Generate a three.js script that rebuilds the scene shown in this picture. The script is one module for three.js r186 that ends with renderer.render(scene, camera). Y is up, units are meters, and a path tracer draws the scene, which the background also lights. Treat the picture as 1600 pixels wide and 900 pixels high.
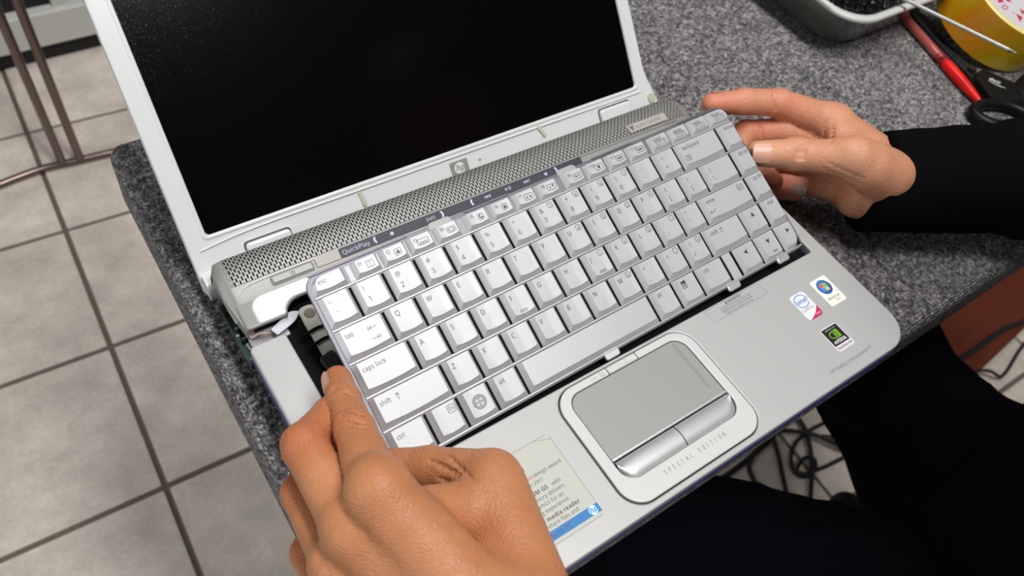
import * as THREE from 'three';
import { RoundedBoxGeometry } from 'three/addons/geometries/RoundedBoxGeometry.js';
import { mergeGeometries, toCreasedNormals } from 'three/addons/utils/BufferGeometryUtils.js';
import { RectAreaLightUniformsLib } from 'three/addons/lights/RectAreaLightUniformsLib.js';

// ------------------------------------------------------------------ camera, light, exposure
const scene = new THREE.Scene();
scene.background = new THREE.Color(0x000000);
const camera = new THREE.PerspectiveCamera(40.68, 16 / 9, 0.02, 20);
camera.position.set(-0.05279, 0.40213, 0.28879);
camera.up.set(0.37356, 0.58617, -0.71893);
camera.lookAt(-0.05279 + 0.43508, 0.40213 - 0.79522, 0.28879 - 0.42229);
camera.focus = 0.43;
camera.userData.fStop = 11;
const renderer = new THREE.WebGLRenderer({ antialias: true });
renderer.toneMapping = THREE.LinearToneMapping;
renderer.toneMappingExposure = 1.12;
renderer.shadowMap.enabled = true;
RectAreaLightUniformsLib.init();
const LIGHTS = [ // x, z, size x, size z, radiance
  { at: [0.42, 0.55], size: [0.3, 1.2], power: 33, label: 'white flat ceiling lamp panel above the seated person' },
  { at: [0.6, -0.9], size: [0.3, 1.2], power: 11, label: 'unseen flat ceiling lamp panel added as fill behind the table' },  // second lamp is unseen, added as filler for cloth and key bevels
];
const ADDED_WINDOW = { y: [0.15, 1.45], z: [-0.7, 1.1], power: 0.9 };  // unseen pane added at the left to fill with weak light
const FLOOR = -0.75, CEIL = 2.15;

// ------------------------------------------------------------------ helpers
const mm = 0.001;
const used = new Map();
function numbered(n) { const k = used.get(n) ?? 0; used.set(n, k + 1); return k ? n + '_' + String(k).padStart(3, '0') : n; }
function tag(o, label, category, group, kind) {
  if (label) o.userData.label = label;
  if (category) o.userData.category = category;
  if (group) o.userData.group = group;
  if (kind) o.userData.kind = kind;
  return o;
}
function thing(name, label, category, pos = [0, 0, 0], group) {
  const o = new THREE.Group(); o.name = numbered(name); o.position.set(...pos.map((v) => v * mm)); scene.add(o);
  return tag(o, label, category, group);
}
function mesh(name, geo, mat, parent = scene) {
  const m = new THREE.Mesh(geo, mat); m.name = parent === scene ? numbered(name) : name;
  m.castShadow = true; m.receiveShadow = true; parent.add(m); return m;
}
function rng(seed) { let s = seed >>> 0; return () => { s = (s + 0x6d2b79f5) | 0; let t = Math.imul(s ^ (s >>> 15), 1 | s); t = (t + Math.imul(t ^ (t >>> 7), 61 | t)) ^ t; return ((t ^ (t >>> 14)) >>> 0) / 4294967296; }; }
const std = (color, roughness = 0.6, metalness = 0, extra = {}) => new THREE.MeshStandardMaterial({ color, roughness, metalness, ...extra });
const phys = (color, roughness = 0.6, metalness = 0, extra = {}) => new THREE.MeshPhysicalMaterial({ color, roughness, metalness, ...extra });
const lin = (r, g, b) => new THREE.Color().setRGB(r, g, b);
// a box in millimetres given by its corner and size
function box(x0, y0, z0, x1, y1, z1, r = 0.5) {
  const w = (x1 - x0) * mm, h = (y1 - y0) * mm, d = (z1 - z0) * mm;
  const g = r > 0 ? new RoundedBoxGeometry(w, h, d, 2, Math.min(r * mm, w / 2.05, h / 2.05, d / 2.05)) : new THREE.BoxGeometry(w, h, d);
  g.translate((x0 + x1) / 2 * mm, (y0 + y1) / 2 * mm, (z0 + z1) / 2 * mm); return g;
}
// rounded polygon: points [x, y, radius]
function poly(pts, Shape = THREE.Shape) {
  const s = new Shape(), n = pts.length;
  pts.forEach((p, i) => {
    const a = pts[(i + n - 1) % n], b = pts[(i + 1) % n], r = p[2] ?? 0;
    if (!r) { i ? s.lineTo(p[0], p[1]) : s.moveTo(p[0], p[1]); return; }
    const u = [a[0] - p[0], a[1] - p[1]], v = [b[0] - p[0], b[1] - p[1]], lu = Math.hypot(...u), lv = Math.hypot(...v);
    const p0 = [p[0] + u[0] / lu * r, p[1] + u[1] / lu * r], p1 = [p[0] + v[0] / lv * r, p[1] + v[1] / lv * r];
    i ? s.lineTo(...p0) : s.moveTo(...p0);
    const k = 0.5523;
    s.bezierCurveTo(p0[0] - u[0] / lu * r * k, p0[1] - u[1] / lu * r * k, p1[0] - v[0] / lv * r * k, p1[1] - v[1] / lv * r * k, ...p1);
  });
  s.closePath(); return s;
}
const rrect = (x0, y0, x1, y1, r, Shape) => poly([[x0, y0, r], [x1, y0, r], [x1, y1, r], [x0, y1, r]], Shape);
// extrude a shape drawn in mm; 'lay' puts it flat with its upper face at height top
function ext(shape, depth, bevel = 0.4, segs = 6, bs = 2) {
  const g = new THREE.ExtrudeGeometry(shape, { depth: Math.max(depth - 2 * bevel, 0.001), bevelEnabled: bevel > 0, bevelSize: bevel, bevelThickness: bevel, bevelOffset: -bevel, bevelSegments: bs, curveSegments: segs });
  g.translate(0, 0, bevel); return g;
}
function lay(shape, top, depth, bevel = 0.4, segs = 6, bs = 2) {
  const g = ext(shape, depth, bevel, segs, bs); g.rotateX(Math.PI / 2); g.translate(0, top, 0); g.scale(mm, mm, mm); return g;
}
function stand(shape, front, depth, bevel = 0.4, segs = 6, bs = 2) { // face towards +z at z = front
  const g = ext(shape, depth, bevel, segs, bs); g.translate(0, 0, front - depth); g.scale(mm, mm, mm); return g;
}
function tube(pts, r, seg = 8, closed = false, step = 6) {
  const c = new THREE.CatmullRomCurve3(pts.map((p) => new THREE.Vector3(...p)), closed, 'centripetal');
  const g = new THREE.TubeGeometry(c, Math.max(2, pts.length * step), r, seg, closed); g.scale(mm, mm, mm); return g;
}
function rod(a, b, r0, r1 = r0, seg = 14) {
  const A = new THREE.Vector3(...a), B = new THREE.Vector3(...b), d = B.clone().sub(A), L = d.length();
  const g = new THREE.CylinderGeometry(r1, r0, L, seg); g.translate(0, L / 2, 0);
  g.applyQuaternion(new THREE.Quaternion().setFromUnitVectors(new THREE.Vector3(0, 1, 0), d.normalize())); g.translate(A.x, A.y, A.z); g.scale(mm, mm, mm); return g;
}
function lathe(profile, seg = 32) { const g = new THREE.LatheGeometry(profile.map((p) => new THREE.Vector2(p[0], p[1])), seg); g.scale(mm, mm, mm); return g; }
const plain = (g) => { const n = g.index ? g.toNonIndexed() : g; for (const k of Object.keys(n.attributes)) if (!['position', 'normal', 'uv'].includes(k)) n.deleteAttribute(k); return n; };
const merge = (...gs) => mergeGeometries(gs.map(plain));

// ------------------------------------------------------------------ procedural textures
function hash2(x, y, s) { let h = Math.imul(x | 0, 374761393) ^ Math.imul(y | 0, 668265263) ^ Math.imul(s, 2246822519); h = Math.imul(h ^ (h >>> 13), 1274126177); return ((h ^ (h >>> 16)) >>> 0) / 4294967296; }
function vnoise(x, y, s, px = 0, py = 0) { // value noise, optionally periodic
  const ix = Math.floor(x), iy = Math.floor(y), fx = x - ix, fy = y - iy, u = fx * fx * (3 - 2 * fx), v = fy * fy * (3 - 2 * fy);
  const w = (i, p) => (p ? ((i % p) + p) % p : i);
  const a = hash2(w(ix, px), w(iy, py), s), b = hash2(w(ix + 1, px), w(iy, py), s), c = hash2(w(ix, px), w(iy + 1, py), s), d = hash2(w(ix + 1, px), w(iy + 1, py), s);
  return (a + (b - a) * u) * (1 - v) + (c + (d - c) * u) * v;
}
function dataTex(n, m, f, srgb, rx, ry) {
  const d = new Uint8Array(n * m * 4);
  for (let y = 0; y < m; y++) for (let x = 0; x < n; x++) { const c = f(x / n, y / m, x, y), i = (y * n + x) * 4; for (let k = 0; k < 3; k++) d[i + k] = Math.max(0, Math.min(255, (Array.isArray(c) ? c[k] : c) * 255)); d[i + 3] = 255; }
  const t = new THREE.DataTexture(d, n, m); t.wrapS = t.wrapT = THREE.RepeatWrapping; t.magFilter = THREE.LinearFilter; t.minFilter = THREE.LinearMipmapLinearFilter; t.generateMipmaps = true;
  if (srgb) t.colorSpace = THREE.SRGBColorSpace;
  if (rx) t.repeat.set(rx, ry); t.needsUpdate = true; return t;
}
function canvasTex(w, h, draw) {
  const c = document.createElement('canvas'); c.width = w; c.height = h; const g = c.getContext('2d'); draw(g, w, h);
  const t = new THREE.CanvasTexture(c); t.colorSpace = THREE.SRGBColorSpace; t.anisotropy = 8; return t;
}
// uv from positions: plan view in metres
function planUV(g, sx = 1, sy = 1, ox = 0, oy = 0, a = 'x', b = 'z') {
  const p = g.attributes.position, get = { x: (i) => p.getX(i), y: (i) => p.getY(i), z: (i) => p.getZ(i) }, uv = new Float32Array(p.count * 2);
  for (let i = 0; i < p.count; i++) { uv[2 * i] = (get[a](i) - ox) * sx; uv[2 * i + 1] = (get[b](i) - oy) * sy; }
  g.setAttribute('uv', new THREE.BufferAttribute(uv, 2)); return g;
}

// ------------------------------------------------------------------ room
const R = { x0: -1.7, x1: 2.6, z0: -2.2, z1: 2.4 };
const wallMat = std(lin(0.13, 0.128, 0.12), 0.9);
const structure = (name, g, m) => tag(mesh(name, g, m), null, null, null, 'structure');
{
  const groutMat = std(lin(0.14, 0.115, 0.085), 0.9);
  const b = (x0, y0, z0, x1, y1, z1) => box(x0 * 1000, y0 * 1000, z0 * 1000, x1 * 1000, y1 * 1000, z1 * 1000, 0);
  const floor = structure('floor', b(R.x0, FLOOR - 0.1, R.z0, R.x1, FLOOR - 0.004, R.z1), groutMat);
  // tiles: 306 x 268 mm, turned 1.9 degrees against the table
  const tw = 0.306, td = 0.268, gap = 0.008, ang = 1.9 * Math.PI / 180, r = rng(5);
  const tileTex = (seed) => dataTex(256, 256, (u, v) => {
    const n = vnoise(u * 5, v * 5, seed, 5, 5) * 0.5 + vnoise(u * 14, v * 14, seed + 1, 14, 14) * 0.3 + vnoise(u * 50, v * 50, seed + 2, 50, 50) * 0.2;
    const k = 0.86 + 0.22 * (n - 0.5) + (vnoise(u * 110, v * 110, seed + 4, 110, 110) - 0.5) * 0.05; return [k * 1.01, k * 0.955, k * 0.895];
  }, true);
  const tileMats = [11, 23, 37, 51].map((s, i) => std(lin(0.95 - i * 0.03, 0.95 - i * 0.03, 0.95 - i * 0.03), 0.38, 0, { map: tileTex(s) }));
  const tg = new RoundedBoxGeometry(tw - gap, 0.01, td - gap, 2, 0.002); planUV(tg, 1 / tw, 1 / td, -tw / 2, -td / 2);
  const c = Math.cos(ang), s = Math.sin(ang);
  for (let i = -6; i <= 9; i++) for (let j = -9; j <= 9; j++) {
    const lx = (i + 0.5) * tw, lz = (j + 0.5) * td, x = -0.082 + lx * c - lz * s, z = -0.262 + lx * s + lz * c;
    if (x < R.x0 + 0.2 || x > R.x1 - 0.2 || z < R.z0 + 0.2 || z > R.z1 - 0.9 || (x > 0.35 && z < -0.5)) continue;
    const t = mesh('tile', tg, tileMats[Math.floor(r() * 4)], floor); t.position.set(x, FLOOR - 0.005 + r() * 0.0006, z); t.rotation.y = -ang;
  }
  structure('ceiling', b(R.x0 - 0.1, CEIL, R.z0 - 0.1, R.x1 + 0.1, CEIL + 0.1, R.z1 + 0.1), std(lin(0.3, 0.3, 0.29), 0.9));
  structure('wall_back', b(R.x0 - 0.1, FLOOR - 0.1, R.z0 - 0.1, R.x1 + 0.1, CEIL, R.z0), wallMat);
  structure('wall_front', b(R.x0 - 0.1, FLOOR - 0.1, R.z1, R.x1 + 0.1, CEIL, R.z1 + 0.1), std(lin(0.16, 0.16, 0.16), 0.9));
  structure('wall_left', b(R.x0 - 0.1, FLOOR - 0.1, R.z0, R.x0, CEIL, R.z1), wallMat);
  { // added fill light: an unseen glowing pane on the left wall
    const w = tag(mesh('added_window_1', b(R.x0 + 0.001, ADDED_WINDOW.y[0], ADDED_WINDOW.z[0], R.x0 + 0.012, ADDED_WINDOW.y[1], ADDED_WINDOW.z[1]), std(0xdddddd, 0.5, 0, { emissive: new THREE.Color(0.9, 0.96, 1), emissiveIntensity: 1.2 })), null, null, null, 'structure');
    const y = ADDED_WINDOW.y, z = ADDED_WINDOW.z; for (const q of [[y[0] - 0.05, y[0], z[0] - 0.05, z[1] + 0.05], [y[1], y[1] + 0.05, z[0] - 0.05, z[1] + 0.05], [y[0], y[1], z[0] - 0.05, z[0]], [y[0], y[1], z[1], z[1] + 0.05], [y[0], y[1], (z[0] + z[1]) / 2 - 0.02, (z[0] + z[1]) / 2 + 0.02]]) mesh('added_window_frame', b(R.x0 + 0.001, q[0], q[2], R.x0 + 0.04, q[1], q[3]), std(0xe0e0dc, 0.5), w);
    const l = new THREE.RectAreaLight(new THREE.Color(0.93, 0.97, 1), ADDED_WINDOW.power, z[1] - z[0], y[1] - y[0]); l.name = 'added_window_light'; l.position.set(R.x0 + 0.045, (y[0] + y[1]) / 2, (z[0] + z[1]) / 2); l.rotation.y = -Math.PI / 2; scene.add(l);
  }
  structure('wall_right', b(R.x1, FLOOR - 0.1, R.z0, R.x1 + 0.1, CEIL, R.z1), wallMat);
  for (const L of LIGHTS) {
    const t = thing('ceiling_lamp', L.label, 'lamp', [L.at[0] * 1000, CEIL * 1000, L.at[1] * 1000]);
    mesh('housing', new RoundedBoxGeometry(L.size[0] + 0.04, 0.05, L.size[1] + 0.04, 2, 0.008).translate(0, -0.026, 0), std(0xdddddd, 0.5), t);
    const e = mesh('diffuser', new THREE.BoxGeometry(L.size[0], 0.006, L.size[1]).translate(0, -0.054, 0), std(0x222222, 0.6, 0, { emissive: new THREE.Color(1, 1, 1), emissiveIntensity: 1.5 }), t);
    e.castShadow = false;
    const l = new THREE.RectAreaLight(0xffffff, L.power, L.size[0], L.size[1]); l.name = 'lamp_light';
    l.position.set(0, -0.062, 0); l.rotation.x = -Math.PI / 2; t.add(l);
  }
}

// ------------------------------------------------------------------ table and cloth
{
  const wood = std(lin(0.12, 0.045, 0.02), 0.5);
  const t = thing('work_table', 'work table hidden under the grey woven cloth', 'table', [0, 0, 0]);
  mesh('tabletop', box(-8, -40, -147, 1102, -7, 229, 3), wood, t);
  for (const [x, z] of [[100, -90], [960, -90], [100, 58], [960, 58]]) mesh('leg', box(x - 22, FLOOR * 1000, z - 22, x + 22, -40, z + 22, 2), wood, t);
  // woven wool: short twisted yarns in rows
  const N = 1024, K = 0.25; // pixels, metres per tile
  const yarn = (u, v) => {
    const rows = 84, wob = (vnoise(u * 30, v * 30, 3, 30, 30) - 0.5) * 0.9 + (vnoise(u * 9, v * 9, 8, 9, 9) - 0.5) * 1.1;
    const y = v * rows + wob, row = Math.floor(y), fy = y - row;
    const x = u * 60 + (hash2(((row % rows) + rows) % rows, 7, 3)) * 5 + fy * 0.7, n = vnoise(x * 1.0, row, 5, 60, rows);
    const prof = Math.sin(fy * Math.PI);
    const tw = 0.5 + 0.5 * Math.sin((x * 1.6 + fy * 1.2) * Math.PI);
    return { h: prof * (0.55 + 0.45 * n) * (0.72 + 0.28 * tw), n };
  };
  const hTex = dataTex(N, N, (u, v) => { const a = yarn(u, v); return a.h * 0.75 + vnoise(u * 260, v * 260, 9, 260, 260) * 0.25; });
  const cTex = dataTex(N, N, (u, v) => {
    const a = yarn(u, v), f = vnoise(u * 300, v * 220, 12, 300, 220), p = vnoise(u * 6, v * 6, 15, 6, 6), q = vnoise(u * 130, v * 110, 31, 130, 110);
    let k = 0.43 + 0.22 * (a.n - 0.5) + 0.34 * (f - 0.5) + 0.05 * (p - 0.5) + 0.26 * (q - 0.5);
    if (hash2(Math.floor(u * 340), Math.floor(v * 340), 77) > 0.972) k += 0.2;
    const w = vnoise(u * 40, v * 40, 19, 40, 40); return [k * (1 + 0.03 * (w - 0.3)), k * 0.975, k * (0.955 + 0.03 * w)];
  }, true);
  for (const x of [hTex, cTex]) x.repeat.set(1 / K, 1 / K);
  const m = std(0xffffff, 0.95, 0, { map: cTex, bumpMap: hTex, bumpScale: 0.0016 });
  const X0 = -15, X1 = 1110, Z0 = -155, Z1 = 237, ringAt = (y, inset) => { const r = Math.max(2, 12 - inset), p = []; for (const [cx, cz, a0] of [[X1, Z1, 0], [X0, Z1, 1], [X0, Z0, 2], [X1, Z0, 3]]) for (let i = 0; i <= 6; i++) { const a = (a0 + i / 6) * Math.PI / 2, sx = cx === X1 ? -1 : 1, sz = cz === Z1 ? -1 : 1; p.push([cx + sx * (inset + r) + r * Math.cos(a), y, cz + sz * (inset + r) + r * Math.sin(a)]); } return p; };
  const rings = [ringAt(-5, 5), ringAt(-44, 5), ringAt(-46, 2.5), ringAt(-44, 0), ringAt(-30, 0.3)]; for (let i = 0; i <= 8; i++) { const a = i / 8 * Math.PI / 2; rings.push(ringAt(-9 + 9 * Math.sin(a), 0.3 + 9 - 9 * Math.cos(a))); }
  const Pp = [], Ii = [], nr = rings[0].length; rings.forEach((r) => r.forEach((q) => Pp.push(...q.map((v) => v * mm))));
  for (let k = 0; k < rings.length - 1; k++) for (let i = 0; i < nr; i++) { const j = (i + 1) % nr, o = k * nr; Ii.push(o + i, o + nr + i, o + j, o + j, o + nr + i, o + nr + j); }
  const capAt = (k, y, flip) => { const c = Pp.length / 3, o = k * nr; Pp.push((X0 + X1) / 2 * mm, y * mm, (Z0 + Z1) / 2 * mm); for (let i = 0; i < nr; i++) flip ? Ii.push(c, o + (i + 1) % nr, o + i) : Ii.push(c, o + i, o + (i + 1) % nr); };
  capAt(rings.length - 1, 0, true); capAt(0, -5, false);
  const g = new THREE.BufferGeometry(); g.setAttribute('position', new THREE.Float32BufferAttribute(Pp, 3)); g.setIndex(Ii); g.computeVertexNormals();
  planUV(g); { const p = g.attributes.position, uv = g.attributes.uv; for (let i = 0; i < p.count; i++) { uv.setX(i, p.getX(i) + p.getY(i) * 0.9); uv.setY(i, p.getZ(i) - p.getY(i) * 0.9); } }
  tag(mesh('table_cloth', g, m), 'grey woven wool cloth spread over the work table', 'cloth');
}

// ------------------------------------------------------------------ laptop
const silverTex = (() => {
  const f = (u, v) => 0.5 + (vnoise(u * 180, v * 180, 4, 180, 180) - 0.5) * 0.5;
  const t = dataTex(256, 256, (u, v) => { const lineN = Math.pow(0.5 + 0.5 * Math.sin(v * 256 / 8 * Math.PI * 2 + Math.sin(u * 6.283 * 6) * 0.5), 2); return 0.35 + 0.4 * lineN + 0.35 * (f(u, v) - 0.5); }); t.repeat.set(40, 40); return t;
})();
const M = {
  silver: phys(lin(0.45, 0.445, 0.435), 0.5, 0.3, { bumpMap: silverTex, bumpScale: 0.000006 }),
  frame: phys(lin(0.58, 0.59, 0.57), 0.45, 0.1),
  pad: phys(lin(0.31, 0.305, 0.29), 0.5, 0.2),
  bright: phys(lin(0.60, 0.60, 0.60), 0.36, 0.6),
  white: phys(lin(0.70, 0.71, 0.695), 0.3, 0.0, { clearcoat: 0.3, clearcoatRoughness: 0.2 }),
  bar: phys(lin(0.30, 0.292, 0.275), 0.5, 0.3),
  dark: phys(lin(0.006, 0.006, 0.007), 0.7, 0, { specularIntensity: 0.2 }),
  black: phys(lin(0.004, 0.004, 0.005), 0.7, 0, { specularIntensity: 0.2 }),
  print: std(lin(0.12, 0.12, 0.12), 0.7),
  beige: std(lin(0.48, 0.47, 0.40), 0.5),
  rubber: std(lin(0.50, 0.49, 0.36), 0.7),
  purple: std(lin(0.05, 0.03, 0.19), 0.4),
};
const laptop = thing('laptop', 'opened silver laptop with its keyboard taken out, black screen tilted back', 'laptop');
const sticker = (name, x0, z0, x1, z1, y, tex, r, parent = laptop, turn = 0, rough = 0.45) => {
  const w = x1 - x0, d = z1 - z0, g = lay(rrect(-w / 2, -d / 2, w / 2, d / 2, r), 0, 0.16, 0, 6);
  planUV(g, 1000 / w, -1000 / d, -w / 2 * mm, d / 2 * mm);
  const m = mesh(name, g, std(0xffffff, rough, 0, { map: tex }), parent); m.position.set((x0 + x1) / 2 * mm, y * mm, (z0 + z1) / 2 * mm); m.rotation.y = turn; return m;
};
// a see-through print on the metal: only the ink is there
const ink = (name, x0, z0, x1, z1, y, w, h, draw, parent = laptop, color = lin(0.13, 0.13, 0.13), turn = 0) => {
  const a = canvasTex(w, h, (g) => { g.fillStyle = '#000'; g.fillRect(0, 0, w, h); g.fillStyle = '#fff'; g.strokeStyle = '#fff'; draw(g, w, h); }); a.colorSpace = THREE.NoColorSpace;
  const W = (x1 - x0) * mm, D = (z1 - z0) * mm, g = new THREE.PlaneGeometry(W, D); g.rotateX(-Math.PI / 2);
  const m = mesh(name, g, new THREE.MeshStandardMaterial({ color, roughness: 0.7, alphaMap: a, transparent: true }), parent); m.position.set((x0 + x1) / 2 * mm, y * mm, (z0 + z1) / 2 * mm); m.rotation.y = turn; m.castShadow = false; return m;
};
{
  // lower case and feet
  mesh('lower_case', lay(poly([[2, 10, 6], [355, 10, 6], [355, 241, 19], [2, 241, 19]]), 24, 18, 3), M.black, laptop);
  mesh('rim_strip', lay(poly([[-0.3, 62, 1], [20.2, 62, 1], [20.2, 163, 1], [346, 163, 1], [346, 30, 1], [357.3, 30, 1], [357.3, 243.5, 20.5], [-0.3, 243.5, 20.5]]), 29.2, 6, 0.8), M.purple, laptop);
  for (const [x, z] of [[40, 40], [320, 40], [40, 215], [320, 215]]) mesh('foot', new THREE.CylinderGeometry(0.008, 0.008, 0.006, 18).translate(x * mm, 0.0032, z * mm), M.dark, laptop);
  // palm rest: one moulded cover round the keyboard well
  const s = poly([[0, 61, 3], [20.5, 61, 1.5], [20.5, 162.6, 2], [346, 162.6, 2], [346, 26, 0], [357, 26, 0], [357, 243, 21], [0, 243, 21]]);
  const hole = (h) => s.holes.push(h);
  hole(rrect(124.6, 164.6, 224.4, 239.4, 14, THREE.Path));
  const pg = lay(s, 35, 6.2, 1.0, 10, 3);
  mesh('palm_rest', pg, M.silver, laptop);
  // keyboard well floor and what lies in it
  mesh('keyboard_well', box(18, 22, 36, 347, 27, 163, 0.5), M.dark, laptop);
  mesh('support_rail', lay(poly([[33, 46.5, 4], [43.5, 46.5, 4], [43.5, 150, 1], [33, 150, 1]]), 30, 3, 0.5), M.beige, laptop);
  mesh('screw_pad', new THREE.CylinderGeometry(0.0032, 0.0032, 0.0006, 20).translate(0.0385, 0.0302, 0.0525), std(lin(0.2, 0.17, 0.13), 0.7), laptop);
  mesh('spring_clip', tube([[27, 31.5, 66], [38, 31.5, 64], [44, 31.5, 65.5], [46, 31.5, 69], [43, 31.5, 72], [37, 31.5, 72], [28, 31.5, 74]], 0.9, 8), M.dark, laptop);
  mesh('latch', lay(poly([[29.5, 83, 1.5], [38, 81, 1.5], [40, 92, 1], [31, 95, 1]]), 33.5, 5, 0.6), std(lin(0.03, 0.035, 0.03), 0.5), laptop);
  mesh('inner_channel', box(21.5, 26, 57, 32, 28.5, 160, 0.4), M.black, laptop);
  // exposed electronics at the corner where the cover has come off
  mesh('circuit_board', box(-2, 20, 20, 14, 22.2, 66, 0.3), std(lin(0.008, 0.03, 0.02), 0.5), laptop);
  { const r = rng(9); for (let i = 0; i < 16; i++) { const x = -1.5 + r() * 5, z = 26 + i * 2.4 + r(); mesh('solder_chip', box(x, 22, z, x + 1.2 + r() * 2, 23.4 + r() * 1.4, z + 1 + r() * 1.6, 0.2), i % 3 ? std(lin(0.35, 0.36, 0.33), 0.35, 0.6) : M.dark, laptop); } }
  mesh('metal_bracket', merge(box(4, 22, 50, 22, 29, 52, 0.3), box(3, 26, 51, 20, 27, 61.5, 0.3), box(17, 24, 52, 24, 30, 60, 0.6)), std(lin(0.36, 0.35, 0.35), 0.45, 0.5), laptop);
  mesh('ribbon_cable', lay(poly([[15, 54, 1], [29, 47.5, 2], [34, 50, 1.5], [29, 55, 2], [17, 59, 1]]), 32.5, 1, 0.3), phys(lin(0.55, 0.53, 0.6), 0.3), laptop);
  mesh('wire', tube([[5, 28, 52], [9, 31, 53], [13, 31, 54.5], [17, 29, 54]], 0.7, 6), std(lin(0.45, 0.28, 0.24), 0.5), laptop);
  mesh('front_slot', box(30, 27.2, 156, 346, 28.4, 162.5, 0.3), M.black, laptop);
}
// touchpad
{
  const s = rrect(125.2, 165.2, 223.8, 238.8, 13.5); s.holes.push(poly([[132.2, 169.8, 9], [217.4, 169.8, 9], [217.4, 225.6, 9], [132.2, 225.6, 9]], THREE.Path));
  const tp = mesh('touchpad_frame', lay(s, 35.7, 4, 0.7, 12, 3), M.frame, laptop);
  mesh('recess', lay(rrect(124, 164, 225, 240, 12), 32.2, 2.5, 0), M.dark, laptop);
  mesh('touch_surface', lay(poly([[132.6, 170.2, 8.6], [217, 170.2, 8.6], [217, 210.6, 0.6], [132.6, 210.6, 0.6]]), 34.9, 2.4, 0.25, 10), M.pad, laptop);
  mesh('accent_strip', box(132.5, 33, 210.6, 217.1, 35.6, 212.2, 0.35), M.bright, laptop);
  const button = (x0, x1, roundLeft) => { // convex bar with one rounded lower corner
    const P = [], I = [], nx = 24, nz = 12, r = 8.4, z0 = 212.9;
    for (let i = 0; i <= nx; i++) {
      const x = x0 + (x1 - x0) * i / nx, e = roundLeft ? x - x0 : x1 - x, z1 = 225.3 - (e < r ? r - Math.sqrt(r * r - (r - e) ** 2) : 0);
      for (let j = 0; j <= nz; j++) { const a = j / nz; P.push(x * mm, (33.2 + 2.9 * Math.pow(Math.sin(Math.PI * (0.06 + 0.88 * a)), 0.6)) * mm, (z0 + (z1 - z0) * a) * mm); }
    }
    for (let i = 0; i < nx; i++) for (let j = 0; j < nz; j++) { const k = i * (nz + 1) + j; I.push(k, k + 1, k + nz + 1, k + nz + 1, k + 1, k + nz + 2); }
    const g = new THREE.BufferGeometry(); g.setAttribute('position', new THREE.Float32BufferAttribute(P, 3)); g.setIndex(I); g.computeVertexNormals(); return g;
  };
  mesh('touchpad_button', button(132.8, 175.0, true), M.bright, laptop); mesh('touchpad_button', button(175.6, 216.8, false), M.bright, laptop);
  for (const x of [163.6, 185.2]) mesh('seam', box(x - 0.22, 35, 165.4, x + 0.22, 35.78, 169.9, 0), M.dark, tp);
  mesh('toggle_button', box(164.2, 35, 165.8, 184.6, 36.0, 169.6, 0.4), M.frame, tp);
  ink('icon_print', 148, 166, 163, 169.6, 35.8, 256, 64, (g) => { g.lineWidth = 4; g.strokeRect(180, 14, 40, 26); g.fillRect(176, 46, 48, 5); g.fillRect(60, 28, 80, 4); }, tp, lin(0.3, 0.3, 0.3));
  ink('icon_print', 168, 166.4, 182, 169.2, 36.08, 256, 48, (g) => { g.fillRect(40, 24, 70, 3); g.fillRect(150, 12, 3, 20); g.fillRect(146, 32, 50, 3); }, tp, lin(0.35, 0.35, 0.35));
  ink('lettering', 151, 228.6, 199, 233.2, 35.8, 1024, 98, (g, w, h) => { g.font = '74px sans-serif'; g.textBaseline = 'middle'; const T = 'SPECIAL EDITION'; for (let i = 0; i < T.length; i++) { g.save(); g.translate(40 + i * 66, h / 2); g.scale(0.62, 1); g.fillText(T[i], 0, 0); g.restore(); } }, tp, lin(0.2, 0.2, 0.2));
  ink('scroll_marks', 209, 172.5, 212, 206, 35.02, 64, 1024, (g) => { for (let i = 0; i < 40; i++) g.fillRect(8, 14 + i * 25, 48, 7); }, laptop, lin(0.2, 0.2, 0.19));
}
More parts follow.
